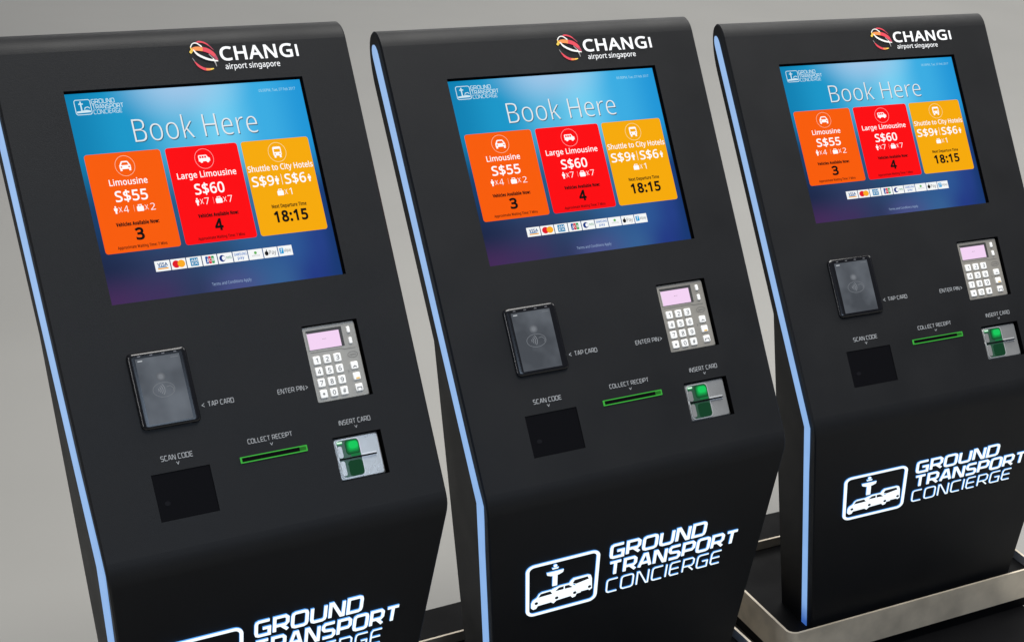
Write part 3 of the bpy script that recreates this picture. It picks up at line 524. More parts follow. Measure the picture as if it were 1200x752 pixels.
def build_kiosk(P):
    al, be, KH, w, a, tt, YB = P['al'], P['be'], P['kh'], P['w'], P['a'], P['t'], P['yb']
    sa, ca, sb, cb = math.sin(al), math.cos(al), math.sin(be), math.cos(be)
    PT = 0.022                                            # base plate thickness
    W = HW * w

    def up(u, s, h=0.0):
        return (u * w, s * a * sa - h * ca, KH + s * a * ca + h * sa)

    def lo(u, t, h=0.0):
        return (u * w * (1 - TAPER * t), t * tt * sb - h * cb, KH - t * tt * cb - h * sb)

    def wz(z):                                            # half width: the pedestal narrows to its foot
        return W * (1 - TAPER * max(0.0, KH - z) / (cb * tt))

    root = bpy.data.objects.new("self_service_kiosk", None)
    root.empty_display_size = 0.2
    col.objects.link(root)
    root.location = P['loc']; root.rotation_euler = (0, 0, P['yaw'])

    # ---- cabinet: extruded side profile (y, z)
    prof = []
    tb = (KH - PT) / cb                                   # real length of lower face
    prof.append((tb * sb, PT))
    rk = 0.022                                            # knee rounding: tangent length
    k0 = Vector((rk * sb, KH - rk * cb)); k1 = Vector((0, KH)); k2 = Vector((rk * sa, KH + rk * ca))
    for i in range(7):
        t = i / 6
        q = (1 - t) ** 2 * k0 + 2 * t * (1 - t) * k1 + t * t * k2
        prof.append((q.x, q.y))
    n_knee = len(prof) - 1
    TH = P['th']; rf, rb = 0.032, 0.085                 # short round in front, long one behind
    stop = 0.7765 * a - rf
    cuts = sorted({round(x, 6) for hh in HOLES for x in (hh[2] * a, hh[3] * a)})
    flat_s = [rk] + cuts + [stop]
    for s in flat_s[1:]:
        prof.append((s * sa, KH + s * ca))
    n_stop = len(prof) - 1
    for i in range(1, 19):
        an = math.pi * i / 18
        if an <= math.pi / 2:
            s = stop + rf * math.sin(an); d = TH * 0.36 * (1 - math.cos(an))
        else:
            s = stop + rf - rb * (1 - math.sin(an)); d = TH * 0.36 - TH * 0.64 * math.cos(an)
        prof.append((s * sa + d * ca, KH + s * ca - d * sa))
    # rear of slab down to the upright back
    sk = (YB - TH * ca) / sa
    prof.append((YB, KH + sk * ca - TH * sa))
    prof.append((YB, PT))
    n = len(prof)
    # inset ring for the chamfered side edges
    b = 0.0025
    ins = []
    for i in range(n):
        p = Vector(prof[i]); pa = Vector(prof[i - 1]); pb = Vector(prof[(i + 1) % n])
        e1 = (p - pa).normalized(); e2 = (pb - p).normalized()
        t = (e1 + e2).normalized()
        ins.append(tuple(p + Vector((t.y, -t.x)) * b / max(0.35, t.dot(e1))))
    # orientation check: inset must be inside
    cy = sum(q[0] for q in prof) / n; cz = sum(q[1] for q in prof) / n
    mb = MB(up)
    X = W - b
    for i in range(n):
        j = (i + 1) % n
        p, q = prof[i], prof[j]
        pi, qi = ins[i], ins[j]
        Wp, Wq = wz(p[1]), wz(q[1])
        mb.face([(-Wp, *pi), (-Wp + b, *p), (-Wq + b, *q), (-Wq, *qi)], CASE)
        mb.face([(Wp - b, *p), (Wp, *pi), (Wq, *qi), (Wq - b, *q)], CASE)
        if n_knee <= i < n_stop:
            continue
        mb.face([(-Wp + b, *p), (Wp - b, *p), (Wq - b, *q), (-Wq + b, *q)], CASE)
    us = sorted({round(x, 6) for hh in HOLES for x in hh[:2]})
    us = [-X / w] + us + [X / w]
    ss = [s / a for s in flat_s]
    for i in range(len(us) - 1):
        for j in range(len(ss) - 1):
            cu, cs = (us[i] + us[i + 1]) / 2, (ss[j] + ss[j + 1]) / 2
            if any(hh[0] < cu < hh[1] and hh[2] < cs < hh[3] for hh in HOLES):
                continue
            mb.flat([(us[i], ss[j]), (us[i + 1], ss[j]), (us[i + 1], ss[j + 1]), (us[i], ss[j + 1])], 0.0, CASE)
    for u0, u1, s0, s1, dd in HOLES:
        ring = [(u0, s0), (u1, s0), (u1, s1), (u0, s1)]
        for k in range(4):
            p, q = ring[k - 1], ring[k]
            mb.face([up(*p, 0), up(*q, 0), up(*q, -dd), up(*p, -dd)], RECESS)
        mb.flat(ring, -dd, RECESS)
    mb.face([(-wz(p[1]), *q) for p, q in zip(prof, ins)], CASE)
    mb.face([(wz(p[1]), *q) for p, q in zip(prof[::-1], ins[::-1])], CASE)
    mb.build("cabinet", root, smooth=35)

    # ---- light strip let into each side
    for sgn in (-1, 1):
        d0, d1 = P['led']
        mb = MB(lambda y, z, h: (sgn * (wz(z) + h), y, z))

        def upo(s, d):
            return (s * sa + d * ca, KH + s * ca - d * sa)

        def corner(d):
            # meet of the two offset lines
            A = Matrix(((sa, -sb), (ca, cb)))
            r = Vector((d * cb - d * ca, d * sb + d * sa))
            s, t = A.inverted() @ r
            return upo(s, d)

        def loo(t, d):
            return (t * sb + d * cb, KH - t * cb + d * sb)
        st = 0.738 * a
        tip = []
        for k in range(9):
            an = math.pi * k / 8
            dd = (d0 + d1) / 2 - (d1 - d0) / 2 * math.cos(an)
            tip.append(upo(st + 0.020 * math.sin(an), dd))
        tend = tb - 0.012
        bandA = [loo(tend, d0), corner(d0)] + [tip[0]]
        bandB = [loo(tend, d1), corner(d1)] + [tip[-1]]
        h = 0.0012
        for k in range(2):
            mb.flat([bandA[k], bandA[k + 1], bandB[k + 1], bandB[k]], h, LED)
        mb.flat(tip, h, LED)
        outline = bandA[:-1] + tip + bandB[:-1][::-1]
        for k in range(len(outline)):
            p, q = outline[k - 1], outline[k]
            mb.face([mb.f(*p, -0.001), mb.f(*q, -0.001), mb.f(*q, h), mb.f(*p, h)], LED)
        mb.build("side_light", root)

    # ---- airport emblem and lettering above the display
    g = MB(up); h = 0.0012
    red, dred, orange, yell = (glowless("emblem_red", (222, 62, 78)), glowless("emblem_dark_red", (176, 60, 84)),
                               glowless("emblem_orange", (243, 142, 70)), glowless("emblem_yellow", (250, 205, 80)))
    wht, gry = glowless("emblem_white", (240, 238, 232)), glowless("emblem_grey", (150, 148, 146))

    def px(x, y):       # positions measured on the emblem, in its own grid (223 wide)
        return (0.0161 + (x - 155) / 223 * 0.0431 + 0.0, 0.7490 - (y - 135) / 220 * 0.0432)
    g.ribbon([px(160, 220), px(190, 193), px(235, 190), px(300, 205), px(345, 238), px(370, 285)], [.0034, .0052, .0062, .0070, .0062, .0034], h, [yell, orange, orange, red, red, dred])
    g.ribbon([px(200, 152), px(250, 138), px(305, 155), px(356, 205)], [.0008, .0027, .0023, .0006], h, [dred, red, red, dred])
    g.ribbon([px(178, 210), px(172, 178), px(196, 150), px(230, 150), px(264, 178)], [.0010, .0018, .0014, .0018, .0022], h * 1.5, [yell, wht, wht, wht])
    g.ribbon([px(188, 196), px(216, 234), px(276, 268), px(330, 284), px(372, 292)], [.0014, .0034, .0036, .0028, .0014], h * 2, [wht])
    g.ribbon([px(308, 236), px(334, 268), px(346, 300), px(350, 332)], [.0012, .0020, .0020, .0012], h * 1.6, [gry, wht, gry])
    g.ribbon([px(180, 284), px(205, 318), px(245, 344), px(285, 350), px(326, 346)], [.0012, .0036, .0040, .0034, .0012], h, [red, red, red, orange, yell])
    g.ribbon([px(168, 258), px(176, 274), px(186, 290)], [.0006, .0012, .0006], h, [gry])
    emb = g.build("airport_emblem", root)
    t = MB(up)
    text(t, "CHANG", .0640, .1822, .7190, .0196, h, WHITE_PRINT, 0.022)
    t.box(.1885, .1925, .7190, .7372, .0004, h, WHITE_PRINT)
    t.build("name_lettering", emb)
    t = MB(up)
    text(t, "airport singapore", .0680, .1576, .7055, .0083, h, WHITE_PRINT, 0.008)
    t.build("subtitle_lettering", emb)

    # ---- display
    D = -0.0068
    mb = MB(up)
    mb.face([up(SCR['u0'], SCR['s0'], D), up(SCR['u1'], SCR['s0'], D), up(SCR['u1'], SCR['s1'], D), up(SCR['u0'], SCR['s1'], D)], screen_material())
    mb.uv = {0: (0, 0), 1: (1, 0), 2: (1, 1), 3: (0, 1)}
    ring = [(SCR['u0'], SCR['s0']), (SCR['u1'], SCR['s0']), (SCR['u1'], SCR['s1']), (SCR['u0'], SCR['s1'])]
    for k in range(4):
        p, q = ring[k - 1], ring[k]
        mb.face([up(*p, D - .0009), up(*q, D - .0009), up(*q, D), up(*p, D)], RECESS)
    scr = mb.build("display", root)
    E = D + 0.0005; E2 = D + 0.0010; E3 = D + 0.0014
    Wt = white(255); Wd = glow("picture_dim_white", (205, 230, 242), 1.0)
    INK = glow("picture_black", (12, 10, 10), 1.0)
    mb = MB(up)
    LW = glow("picture_logo_white", (208, 232, 243), 1.0)
    mb.stroke(rrect(-.1722, -.1488, .6545, .6757, .003), .0011, E, LW, closed=True)
    mb.stroke([(-.1632, .6735), (-.1632, .6600)], .0020, E, LW)
    mb.stroke([(-.1665, .6698), (-.1598, .6698)], .0018, E, LW)
    mb.prism([(-.1708, .6570), (-.1503, .6575), (-.1503, .6600), (-.1560, .6612), (-.1650, .6600), (-.1708, .6595)], D, E, LW)
    mb.stroke([(-.1590, .6615), (-.1575, .6645), (-.1535, .6652), (-.1508, .6630)], .0012, E, LW)
    techno(mb, "GROUND", -.1472, -.1122, .6690, .0068, .0009, E, LW)
    techno(mb, "TRANSPORT", -.1472, -.1003, .6613, .0066, .0009, E, LW)
    techno(mb, "CONCIERGE", -.1466, -.1040, .6540, .0064, .0007, E, LW)
    mb.build("corner_logo", scr)
    mb = MB(up); text(mb, "05:00PM, Tue, 07 Feb 2017", .1153, .1762, .6696, .0042, E, glow("picture_clock", (170, 220, 240), 1.0), 0.0)
    mb.build("clock_line", scr)
    mb = MB(up)
    text(mb, "Book Here", -.0936, .1018, .6078, .0342, E, glow("heading_shadow", (52, 96, 120), 1.0), -0.010)
    text(mb, "Book Here", -.0946, .1008, .6090, .0342, E2, glow("heading_white", (228, 234, 238), 1.0), -0.012)
    mb.build("heading", scr)

    # fare tiles
    tiles = [(-.1757, -.0610, (248, 92, 2), "fare_orange"), (-.0535, .0606, (253, 5, 12), "fare_red"), (.0670, .1789, (246, 170, 2), "fare_yellow")]
    for idx, (u0, u1, rgb, nm) in enumerate(tiles):
        mb = MB(up); rc = glow(nm, rgb, 1.0)
        mb.box(u0, u1, .4530, .5967, D, E, rc, r=.0042)
        c = (-.1187, .0040, .1229)[idx]
        pale = glow(nm + "_line", tuple(int(v * 0.35 + 255 * 0.65) for v in rgb), 1.0)
        mb.stroke(ellipse(c, .5768, .0147, .0147, 30), .0007, E2, pale, closed=True)
        if idx == 0:
            car_front(mb, c, .5768, .0085, E2, E3, Wt, rc)
            text(mb, "Limousine", -.1477, -.0903, .5496, .0088, E2, Wt, 0.012)
            text(mb, "S$55", -.1432, -.0950, .5262, .0150, E2, Wt, 0.016)
            person(mb, -.1468, .5093, .0110, E2, Wt); text(mb, "x", -.1425, -.1372, .5108, .0102, E2, Wt, -0.01)
            text(mb, "4", -.1350, -.1275, .5097, .0100, E2, Wt, -0.005)
            mb.stroke([(-.1195, .5100), (-.1195, .5195)], .0005, E2, pale)
            case(mb, -.1100, .5097, .0095, E2, Wt); text(mb, "x", -.1030, -.0977, .5108, .0102, E2, Wt, -0.01)
            text(mb, "2", -.0945, -.0872, .5097, .0100, E2, Wt, -0.005)
            text(mb, "Vehicles Available Now:", -.1512, -.0866, .4908, .0050, E2, INK, 0.040)
            text(mb, "3", -.1248, -.1136, .4697, .0160, E2, INK, 0.034)
            text(mb, "Approximate Waiting Time: 7 Mins", -.1565, -.0815, .4580, .0042, E2, INK, 0.016)
        elif idx == 1:
            van(mb, c, .5768, .0090, E2, E3, Wt, rc)
            text(mb, "Large Limousine", -.0437, .0495, .5499, .0088, E2, Wt, 0.012)
            text(mb, "S$60", -.0213, .0250, .5252, .0152, E2, Wt, 0.016)
            person(mb, -.0215, .5090, .0110, E2, Wt); text(mb, "x", -.0172, -.0119, .5105, .0102, E2, Wt, -0.01)
            text(mb, "7", -.0100, -.0030, .5094, .0100, E2, Wt, -0.005)
            mb.stroke([(.0040, .5097), (.0040, .5192)], .0005, E2, pale)
            case(mb, .0128, .5094, .0095, E2, Wt); text(mb, "x", .0195, .0248, .5105, .0102, E2, Wt, -0.01)
            text(mb, "7", .0272, .0342, .5094, .0100, E2, Wt, -0.005)
            text(mb, "Vehicles Available Now:", -.0250, .0388, .4908, .0050, E2, INK, 0.040)
            text(mb, "4", -.0018, .0096, .4700, .0160, E2, INK, 0.034)
            text(mb, "Approximate Waiting Time: 7 Mins", -.0330, .0415, .4578, .0042, E2, INK, 0.016)
        else:
            bus(mb, c, .5768, .0088, E2, E3, Wt, rc)
            text(mb, "Shuttle to City Hotels", .0692, .1770, .5501, .0086, E2, Wt, 0.010)
            text(mb, "S$9", .0715, .1070, .5278, .0146, E2, Wt, 0.014)
            person(mb, .1125, .5280, .0130, E2, Wt)
            mb.stroke([(.1205, .5272), (.1205, .5432)], .0007, E2, Wt)
            text(mb, "S$6", .1258, .1605, .5278, .0146, E2, Wt, 0.014)
            person(mb, .1668, .5280, .0112, E2, Wt)
            case(mb, .1138, .5110, .0095, E2, Wt); text(mb, "x", .1210, .1258, .5120, .0102, E2, Wt, -0.01)
            text(mb, "1", .1290, .1330, .5110, .0100, E2, Wt, 0.0)
            text(mb, "Next Departure Time", .0945, .1520, .4928, .0052, E2, INK, 0.024)
            text(mb, "18:15", .0958, .1500, .4716, .0156, E2, INK, 0.034)
        mb.build("fare_tile", scr)

    # payment marks
    mb = MB(up)
    pw = (.1130 + .1083) / 9
    faces = []
    for k in range(9):
        u0 = -.1083 + k * pw
        mb.box(u0 + .0007, u0 + pw - .0009, .4200, .4352, D, E, glow("card_white", (246, 248, 248), 1.0))
        cc = u0 + pw / 2 - .0001; sm = .4276
        if k == 0:
            text(mb, "VISA", cc - .0075, cc + .0075, .4272, .0048, E2, glow("pay_navy", (34, 84, 140), 1.0), 0.03)
            mb.box(cc - .0080, cc + .0080, .4228, .4246, E, E2, glow("pay_amber", (246, 170, 40), 1.0))
            mb.box(cc - .0075, cc + .0060, .4252, .4266, E, E2, glow("pay_blue", (60, 130, 190), 1.0))
        elif k == 1:
            mb.prism(ellipse(cc - .0038, sm, .0058, .0055, 18), E, E2, glow("pay_red", (224, 26, 40), 1.0))
            mb.prism(ellipse(cc + .0042, sm, .0058, .0055, 18), E, E2 + .0001, glow("pay_yellow", (250, 172, 38), 1.0))
        elif k == 2:
            mb.box(cc - .0062, cc + .0062, .4218, .4336, E, E2, glow("pay_sky", (28, 134, 182), 1.0))
            text(mb, "AM", cc - .0050, cc + .0050, .4282, .0036, E3, glow("card_white", (246, 248, 248)), 0.01)
            text(mb, "EX", cc - .0045, cc + .0050, .4236, .0036, E3, glow("card_white", (246, 248, 248)), 0.01)
        elif k == 3:
            for q, cn, rgb in ((-1, "pay_bar_blue", (30, 84, 160)), (0, "pay_bar_red", (214, 30, 60)), (1, "pay_bar_green", (40, 160, 84))):
                mb.box(cc + q * .0047 - .0021, cc + q * .0047 + .0021, .4222, .4332, E, E2, glow(cn, rgb), r=.0010)
                text(mb, "JCB"[q + 1], cc + q * .0047 - .0014, cc + q * .0047 + .0014, .4255, .0042, E3, glow("card_white", (246, 248, 248)), 0.01)
        elif k == 4:
            mb.prism(ellipse(cc - .0048, sm, .0048, .0050, 18), E, E2, glow("pay_deep_blue", (24, 54, 130)))
            mb.prism(ellipse(cc - .0030, sm, .0026, .0032, 14), E2, E3, glow("card_white", (246, 248, 248)))
            text(mb, "nets", cc + .0014, cc + .0098, .4260, .0046, E2, glow("pay_green_text", (96, 160, 130)), 0.01)
        elif k == 5:
            text(mb, "SAMSUNG", cc - .0100, cc + .0100, .4287, .0040, E2, glow("pay_text_blue", (60, 120, 196)), 0.016)
            text(mb, "pay", cc - .0052, cc + .0052, .4232, .0042, E2, glow("pay_text_blue", (60, 120, 196)), 0.016)
        elif k == 6:
            mb.prism(ellipse(cc, .4298, .0022, .0022, 12), E, E2, glow("pay_dot_green", (96, 176, 84)))
            text(mb, "android pay", cc - .0066, cc + .0066, .4246, .0026, E2, glow("pay_pale_text", (150, 160, 160)), 0.0)
        elif k == 7:
            mb.prism(ellipse(cc - .0068, .4268, .0030, .0034, 14), E, E2, glow("pay_ink", (16, 16, 18)))
            mb.prism(ellipse(cc - .0062, .4312, .0008, .0014, 8), E, E2, glow("pay_ink", (16, 16, 18)))
            text(mb, "Pay", cc - .0024, cc + .0088, .4244, .0064, E2, glow("pay_dark_text", (70, 72, 76)), 0.0)
        else:
            mb.box(cc - .0098, cc - .0032, .4236, .4322, E, E2, glow("pay_cyan", (40, 158, 214)), r=.0010)
            mb.stroke([(cc - .0085, .4300), (cc - .0045, .4300)], .0008, E3, glow("card_white", (246, 248, 248)))
            mb.stroke([(cc - .0065, .4312), (cc - .0065, .4285), (cc - .0085, .4250)], .0008, E3, glow("card_white", (246, 248, 248)))
            text(mb, "alipay", cc - .0022, cc + .0096, .4258, .0046, E2, glow("pay_grey_text", (104, 116, 122)), 0.006)
    mb.build("payment_marks", scr)
    mb = MB(up); text(mb, "Terms and Conditions Apply", -.0275, .0358, .3893, .0044, E, glow("picture_terms", (150, 172, 205)), 0.0)
    mb.build("footnote", scr)

    # ---- tap reader, raised black bezel with a grey screen
    mb = MB(up)
    mb.box(-.1832, -.0925, .1962, .3082, -.002, .0021, GLOSS, r=.0075, n=5)
    lay = []
    for k in range(7):
        an = math.pi / 2 * k / 6
        q = .0085 * (1 - math.cos(an)); qs = q * .6; hz = .0020 + .0045 * math.sin(an)
        lay.append((rrect(-.1832 + q, -.0925 - q, .1962 + qs, .3082 - qs, .0075 - q * .5, 5), hz))
    for (pa, ha), (pb, hb) in zip(lay[:-1], lay[1:]):
        for k in range(len(pa)):
            mb.face([up(*pa[k - 1], ha), up(*pa[k], ha), up(*pb[k], hb), up(*pb[k - 1], hb)], GLOSS)
    mb.flat(lay[-1][0], lay[-1][1], GLOSS)
    rd = mb.build("tap_reader", root, smooth=40)
    mb = MB(up)
    mb.box(-.1722, -.1052, .2030, .2988, .0060, .0069, reader_screen())
    g1 = glow("reader_mark", (128, 132, 138)); g2 = glow("reader_faint", (112, 116, 122))
    mb.stroke(ellipse(-.1395, .2500, .0165, .0105, 28), .0009, .0072, g2, closed=True)
    for k in range(4):
        rr = .0030 + k * .0030
        mb.stroke(ellipse(-.1500, .2505, rr, rr * .95, 9, -42, 42), .0011, .0073, g1)
    mb.stroke([(-.1350, .2535), (-.1290, .2545), (-.1245, .2500), (-.1262, .2460)], .0010, .0073, g2)
    for q, dq in ((0, "reader_dot_c"), (1, "reader_dot_b"), (2, "reader_dot_a")):
        mb.prism(ellipse(-.1400, .2690, .0070 - q * .0018, .0066 - q * .0017, 18), .0069, .0071 + q * .0001, glow(dq, (94 + q * 13, 98 + q * 13, 104 + q * 13)))
    mb.box(-.1690, -.1620, .2942, .2957, .0069, .0071, glow("reader_clock", (190, 194, 198)))
    mb.box(-.1190, -.1075, .2942, .2953, .0069, .0071, g2)
    mb.build("reader_screen", rd)
    for q in range(4):
        mb = MB(up); cu = -.1655 + q * .0183
        mb.box(cu - .0022, cu + .0022, .3013, .3026, .0060, .0068, principled("indicator_grey", (0.16, 0.16, 0.17), 0.3))
        mb.build("indicator", rd)

    # ---- PIN keypad down in its opening
    mb = MB(up)
    K0 = -.0045
    mb.box(.0968, .1868, .1914, .3085, -.0145, K0 - .0015, PADBODY, r=.003)
    A_, B_ = rrect(.0968, .1868, .1914, .3085, .003), rrect(.0980, .1856, .1926, .3073, .003)
    for k in range(len(A_)):
        mb.face([up(*A_[k - 1], K0 - .0015), up(*A_[k], K0 - .0015), up(*B_[k], K0), up(*B_[k - 1], K0)], PADBODY)
    mb.flat(B_, K0, PADBODY)
    mb.stroke([(.1035, .2685), (.1560, .2685), (.1610, .2668), (.1800, .2668)], .0008, K0 + .0004, principled("pad_crease", (0.16, 0.15, 0.135), 0.5))
    mb.stroke(ellipse(.1728, .2568, .0085, .0045, 20), .0007, K0 + .0004, principled("pad_crease", (0.16, 0.15, 0.135), 0.5), closed=True)
    text(mb, "signature", .1672, .1785, .2555, .0028, K0 + .0005, KEYINK, 0.0)
    mb.stroke([(.1590, .2340), (.1606, .2318), (.1590, .2296)], .0006, K0 + .0004, KEYINK)
    kp = mb.build("keypad", root, smooth=28)
    mb = MB(up)
    mb.box(.1028, .1630, .2722, .3022, K0 - .001, K0 + .0005, principled("display_frame", (0.035, 0.034, 0.034), 0.5))
    mb.box(.1032, .1578, .2726, .2976, K0, K0 + .0009, glow("pin_display_pink", (244, 212, 244), 1.0))
    mb.box(.1024, .1036, .2726, .2990, K0, K0 + .0012, principled("pad_lip", (0.5, 0.48, 0.45), 0.4))
    mb.box(.1280, .1296, .2867, .2874, K0, K0 + .0012, KEYINK)
    mb.box(.1305, .1340, .2869, .2873, K0, K0 + .0012, KEYINK)
    mb.build("pin_display", kp)
    leg = ["123", "456", "789", "*0#"]
    for r in range(4):
        for c in range(3):
            cu = .1105 + c * .0176 - r * .0002; cs = .2560 - r * .0172
            key(up, kp, cu, cs, .0062, .0064, K0, leg[r][c])
    for r, (cs, sym) in enumerate(((.2400, "u"), (.2230, "l"), (.2055, "h"))):
        key(up, kp, .1712, cs, .0062, .0058, K0, sym)
    key(up, kp, .1738, .2955, .0028, .0050, K0, "")
    key(up, kp, .1738, .2785, .0028, .0050, K0, "")

    # ---- card slot
    mb = MB(up)
    C0 = -.0045
    mb.box(.1066, .1852, .0684, .1342, -.0145, C0 - .003, SILVER, r=.003)
    A_, B_ = rrect(.1066, .1852, .0684, .1342, .003), rrect(.1085, .1828, .0704, .1322, .004)
    for k in range(len(A_)):
        mb.face([up(*A_[k - 1], C0 - .003), up(*A_[k], C0 - .003), up(*B_[k], C0), up(*B_[k - 1], C0)], SILVER)
    mb.flat(B_, C0, SILVER)
    cs_ = mb.build("card_slot", root, smooth=28)
    mb = MB(up)
    gd = principled("lens_dark_green", (0.030, 0.085, 0.050), 0.18, 0, 0.5); rim = principled("lens_rim", (0.62, 0.63, 0.62), 0.3, 0.4)
    mb.box(.1098, .1508, .0716, .1316, C0, C0 + .0016, rim, r=.007)
    mb.box(.1118, .1492, .0732, .1300, C0 + .001, C0 + .0022, gd, r=.006)
    mb.box(.1112, .1190, .0760, .1005 - .0020, C0 + .001, C0 + .0030, SILVER, r=.003)
    mb.box(.1112, .1190, .1035, .1215, C0 + .001, C0 + .0030, SILVER, r=.003)
    for q in range(5):                                    # green glow falloff painted as nested layers, brightest at the core
        mb.box(.1250 + q * .0016, .1490 - q * .0006, .1066 + q * .0022, .1292 - q * .0008, C0 + .0022, C0 + .00225 + q * .00012,
               glow("lens_level_%d" % q, ((18, 74, 40), (20, 104, 54), (20, 138, 66), (20, 170, 78), (22, 200, 92))[q], 1.0), r=.005)
    mb.box(.1315, .1485, .1032, .1072, C0 + .0022, C0 + .0025, glow("lens_mid_green", (26, 112, 60), 1.0), r=.002)
    mb.box(.1240, .1485, .0740, .0975, C0 + .0022, C0 + .0024, glow("lens_low_green", (18, 62, 38), 1.0), r=.005)
    mb.box(.1120, .1215, .1245, .1288, C0 + .0022, C0 + .0027, glow("lens_soft_green", (60, 190, 110), 1.0), r=.002)
    mb.box(.1125, .1210, .1258, .1280, C0 + .0027, C0 + .0031, glow("lens_white", (240, 255, 246), 1.0), r=.001)
    mb.build("green_lens", cs_)
    mb = MB(up)
    mb.box(.1085, .1765, .0985, .1050, C0, C0 + .0012, principled("slot_lip", (0.74, 0.74, 0.73), 0.35, 0.4), r=.002)
    mb.box(.1115, .1755, .1003, .1026, C0 + .001, C0 + .0034, RECESS)
    mb.build("card_mouth", cs_)

    # ---- receipt outlet, scanner window
    mb = MB(up)
    grn = glow("receipt_green", (62, 168, 62), 1.0); gdk = glow("receipt_dark_green", (38, 108, 36), 1.0)
    mb.box(-.0472, .0621, .1246, .1340, -.001, .0014, grn, r=.0008)
    mb.box(.0440, .0598, .1266, .1321, .001, .0018, gdk, r=.0006)
    rc = mb.build("receipt_outlet", root)
    mb = MB(up)
    mb.box(-.0446, .0492, .1263, .1324, .001, .0019, RECESS)
    mb.build("paper_mouth", rc)
    mb = MB(up)
    mb.box(-.1850, -.0954, .0644, .1323, -.0028, -.0010, WIN)
    mb.prism(ellipse(-.1700, .0890, .0045, .0035, 12), -.001, -.0007, principled("scanner_mark", (0.0085, 0.0085, 0.0105), 0.5, 0.0, 0.05))
    mb.build("scanner_window", root)

    # ---- printed captions
    def caption(nm, body, u0, u1, base, cap, arrow):
        mb = MB(up)
        techno(mb, body, u0, u1, base, cap, .00092, .0006, PRINT)
        mb.stroke(arrow, .0009, .0006, PRINT)
        mb.build(nm, root)
    caption("tap_caption", "TAP CARD", -.0775, -.0363, .2152, .0076, [(-.0828, .2212), (-.0868, .2186), (-.0828, .2160)])
    caption("pin_caption", "ENTER PIN", .0345, .0788, .2150, .0076, [(.0812, .2212), (.0846, .2188), (.0812, .2164)])
    caption("scan_caption", "SCAN CODE", -.1662, -.1167, .1490, .0078, [(-.1438, .1455), (-.1417, .1418), (-.1396, .1455)])
    caption("receipt_caption", "COLLECT RECEIPT", -.0298, .0432, .1508, .0074, [(.0049, .1470), (.0070, .1436), (.0091, .1470)])
    caption("card_caption", "INSERT CARD", .1222, .1767, .1526, .0076, [(.1477, .1492), (.1498, .1458), (.1519, .1492)])

    # ---- lit sign on the lower face
    def los(u, t, h=0.0):
        return lo(u, t + .0045, h)
    mb = MB(los); h0, h1 = .0002, .0024
    st = dict(h0=h0, side=SIGN_EDGE)
    mb.stroke(rrect(-.2130, -.0772, .1612, .2868, .013, 6), .0066, h1, SIGN_FACE, closed=True, **st)
    sg = mb.build("lit_sign", root)
    mb = MB(los)

    def pr(poly):
        mb.prism(poly, h0, h1, SIGN_FACE, SIGN_EDGE)
    pr(ellipse(-.1605, .1722, .0036, .0036, 12))
    pr([(-.1670, .1770), (-.1540, .1770), (-.1552, .1806), (-.1658, .1806)])
    pr([(-.1768, .1862), (-.1440, .1862), (-.1452, .1930), (-.1530, .1968), (-.1680, .1968), (-.1756, .1930)])
    pr([(-.1652, .1968), (-.1558, .1968), (-.1558, .2240), (-.1652, .2240)])
    # van at the back
    pr([(-.1335, .2300), (-.1290, .2215), (-.1240, .2170), (-.0950, .2170), (-.0895, .2200), (-.0868, .2290), (-.0850, .2560), (-.0905, .2600), (-.0925, .2570), (-.1100, .2570), (-.1205, .2330)])
    # long car
    pr([(-.1725, .2395), (-.1640, .2310), (-.1500, .2272), (-.1310, .2272), (-.1215, .2360), (-.1105, .2420), (-.1075, .2500), (-.1075, .2595), (-.1160, .2600), (-.1180, .2660), (-.1240, .2680), (-.1280, .2620), (-.1570, .2640), (-.1580, .2520), (-.1700, .2400)])
    # small car in front
    pr([(-.2060, .2560), (-.2030, .2490), (-.1950, .2440), (-.1910, .2360), (-.1850, .2325), (-.1660, .2325), (-.1610, .2400), (-.1560, .2470), (-.1560, .2640), (-.1620, .2700), (-.1670, .2650), (-.1930, .2660), (-.1960, .2720), (-.2020, .2730), (-.2060, .2680)])
    dk = principled("sign_gap_black", (0.012, 0.014, 0.02), 0.6)
    for poly in ([(-.1920, .2440), (-.1875, .2365), (-.1690, .2355), (-.1650, .2430)],
                 [(-.1590, .2385), (-.1520, .2318), (-.1430, .2312), (-.1430, .2385)],
                 [(-.1405, .2385), (-.1405, .2312), (-.1330, .2312), (-.1250, .2392)],
                 [(-.1250, .2295), (-.1215, .2225), (-.0960, .2215), (-.0930, .2280), (-.1180, .2330)]):
        mb.prism(poly, h1, h1 + .0004, dk)
    for cu, cs in ((-.1560, .2570), (-.1960, .2580), (-.1200, .2560), (-.0905, .2500)):
        mb.prism(ellipse(cu, cs, .0034, .0034, 12), h1, h1 + .0005, dk)
    mb.build("tower_and_cars", sg)
    for nm, body, u0, u1, base, cap, wd in (("sign_lettering", "GROUND", -.0545, .1450, .1928, .0375, .0062),
                                            ("sign_lettering", "TRANSPORT", -.0545, .2215, .2372, .0375, .0062),
                                            ("sign_lettering", "CONCIERGE", -.0555, .1925, .2810, .0355, .0030)):
        mb = MB(los)
        techno(mb, body, u0, u1, base, cap, wd, h1, SIGN_FACE, down=True, **st)
        mb.build(nm, sg)

    # ---- steel foot rail round the pedestal and the black base plate
    rz0, rz1 = P['rail']
    yf = math.tan(be) * (KH - rz1) - 0.022
    hw = 0.285 * w; yb_ = P['ring_back']; th = 0.005
    mb = MB(lambda x, y, z: (x, y, z))
    outer = rrect(-hw, hw, yf, yb_, .022, 6); inner = rrect(-hw + th, hw - th, yf + th, yb_ - th, .018, 6)
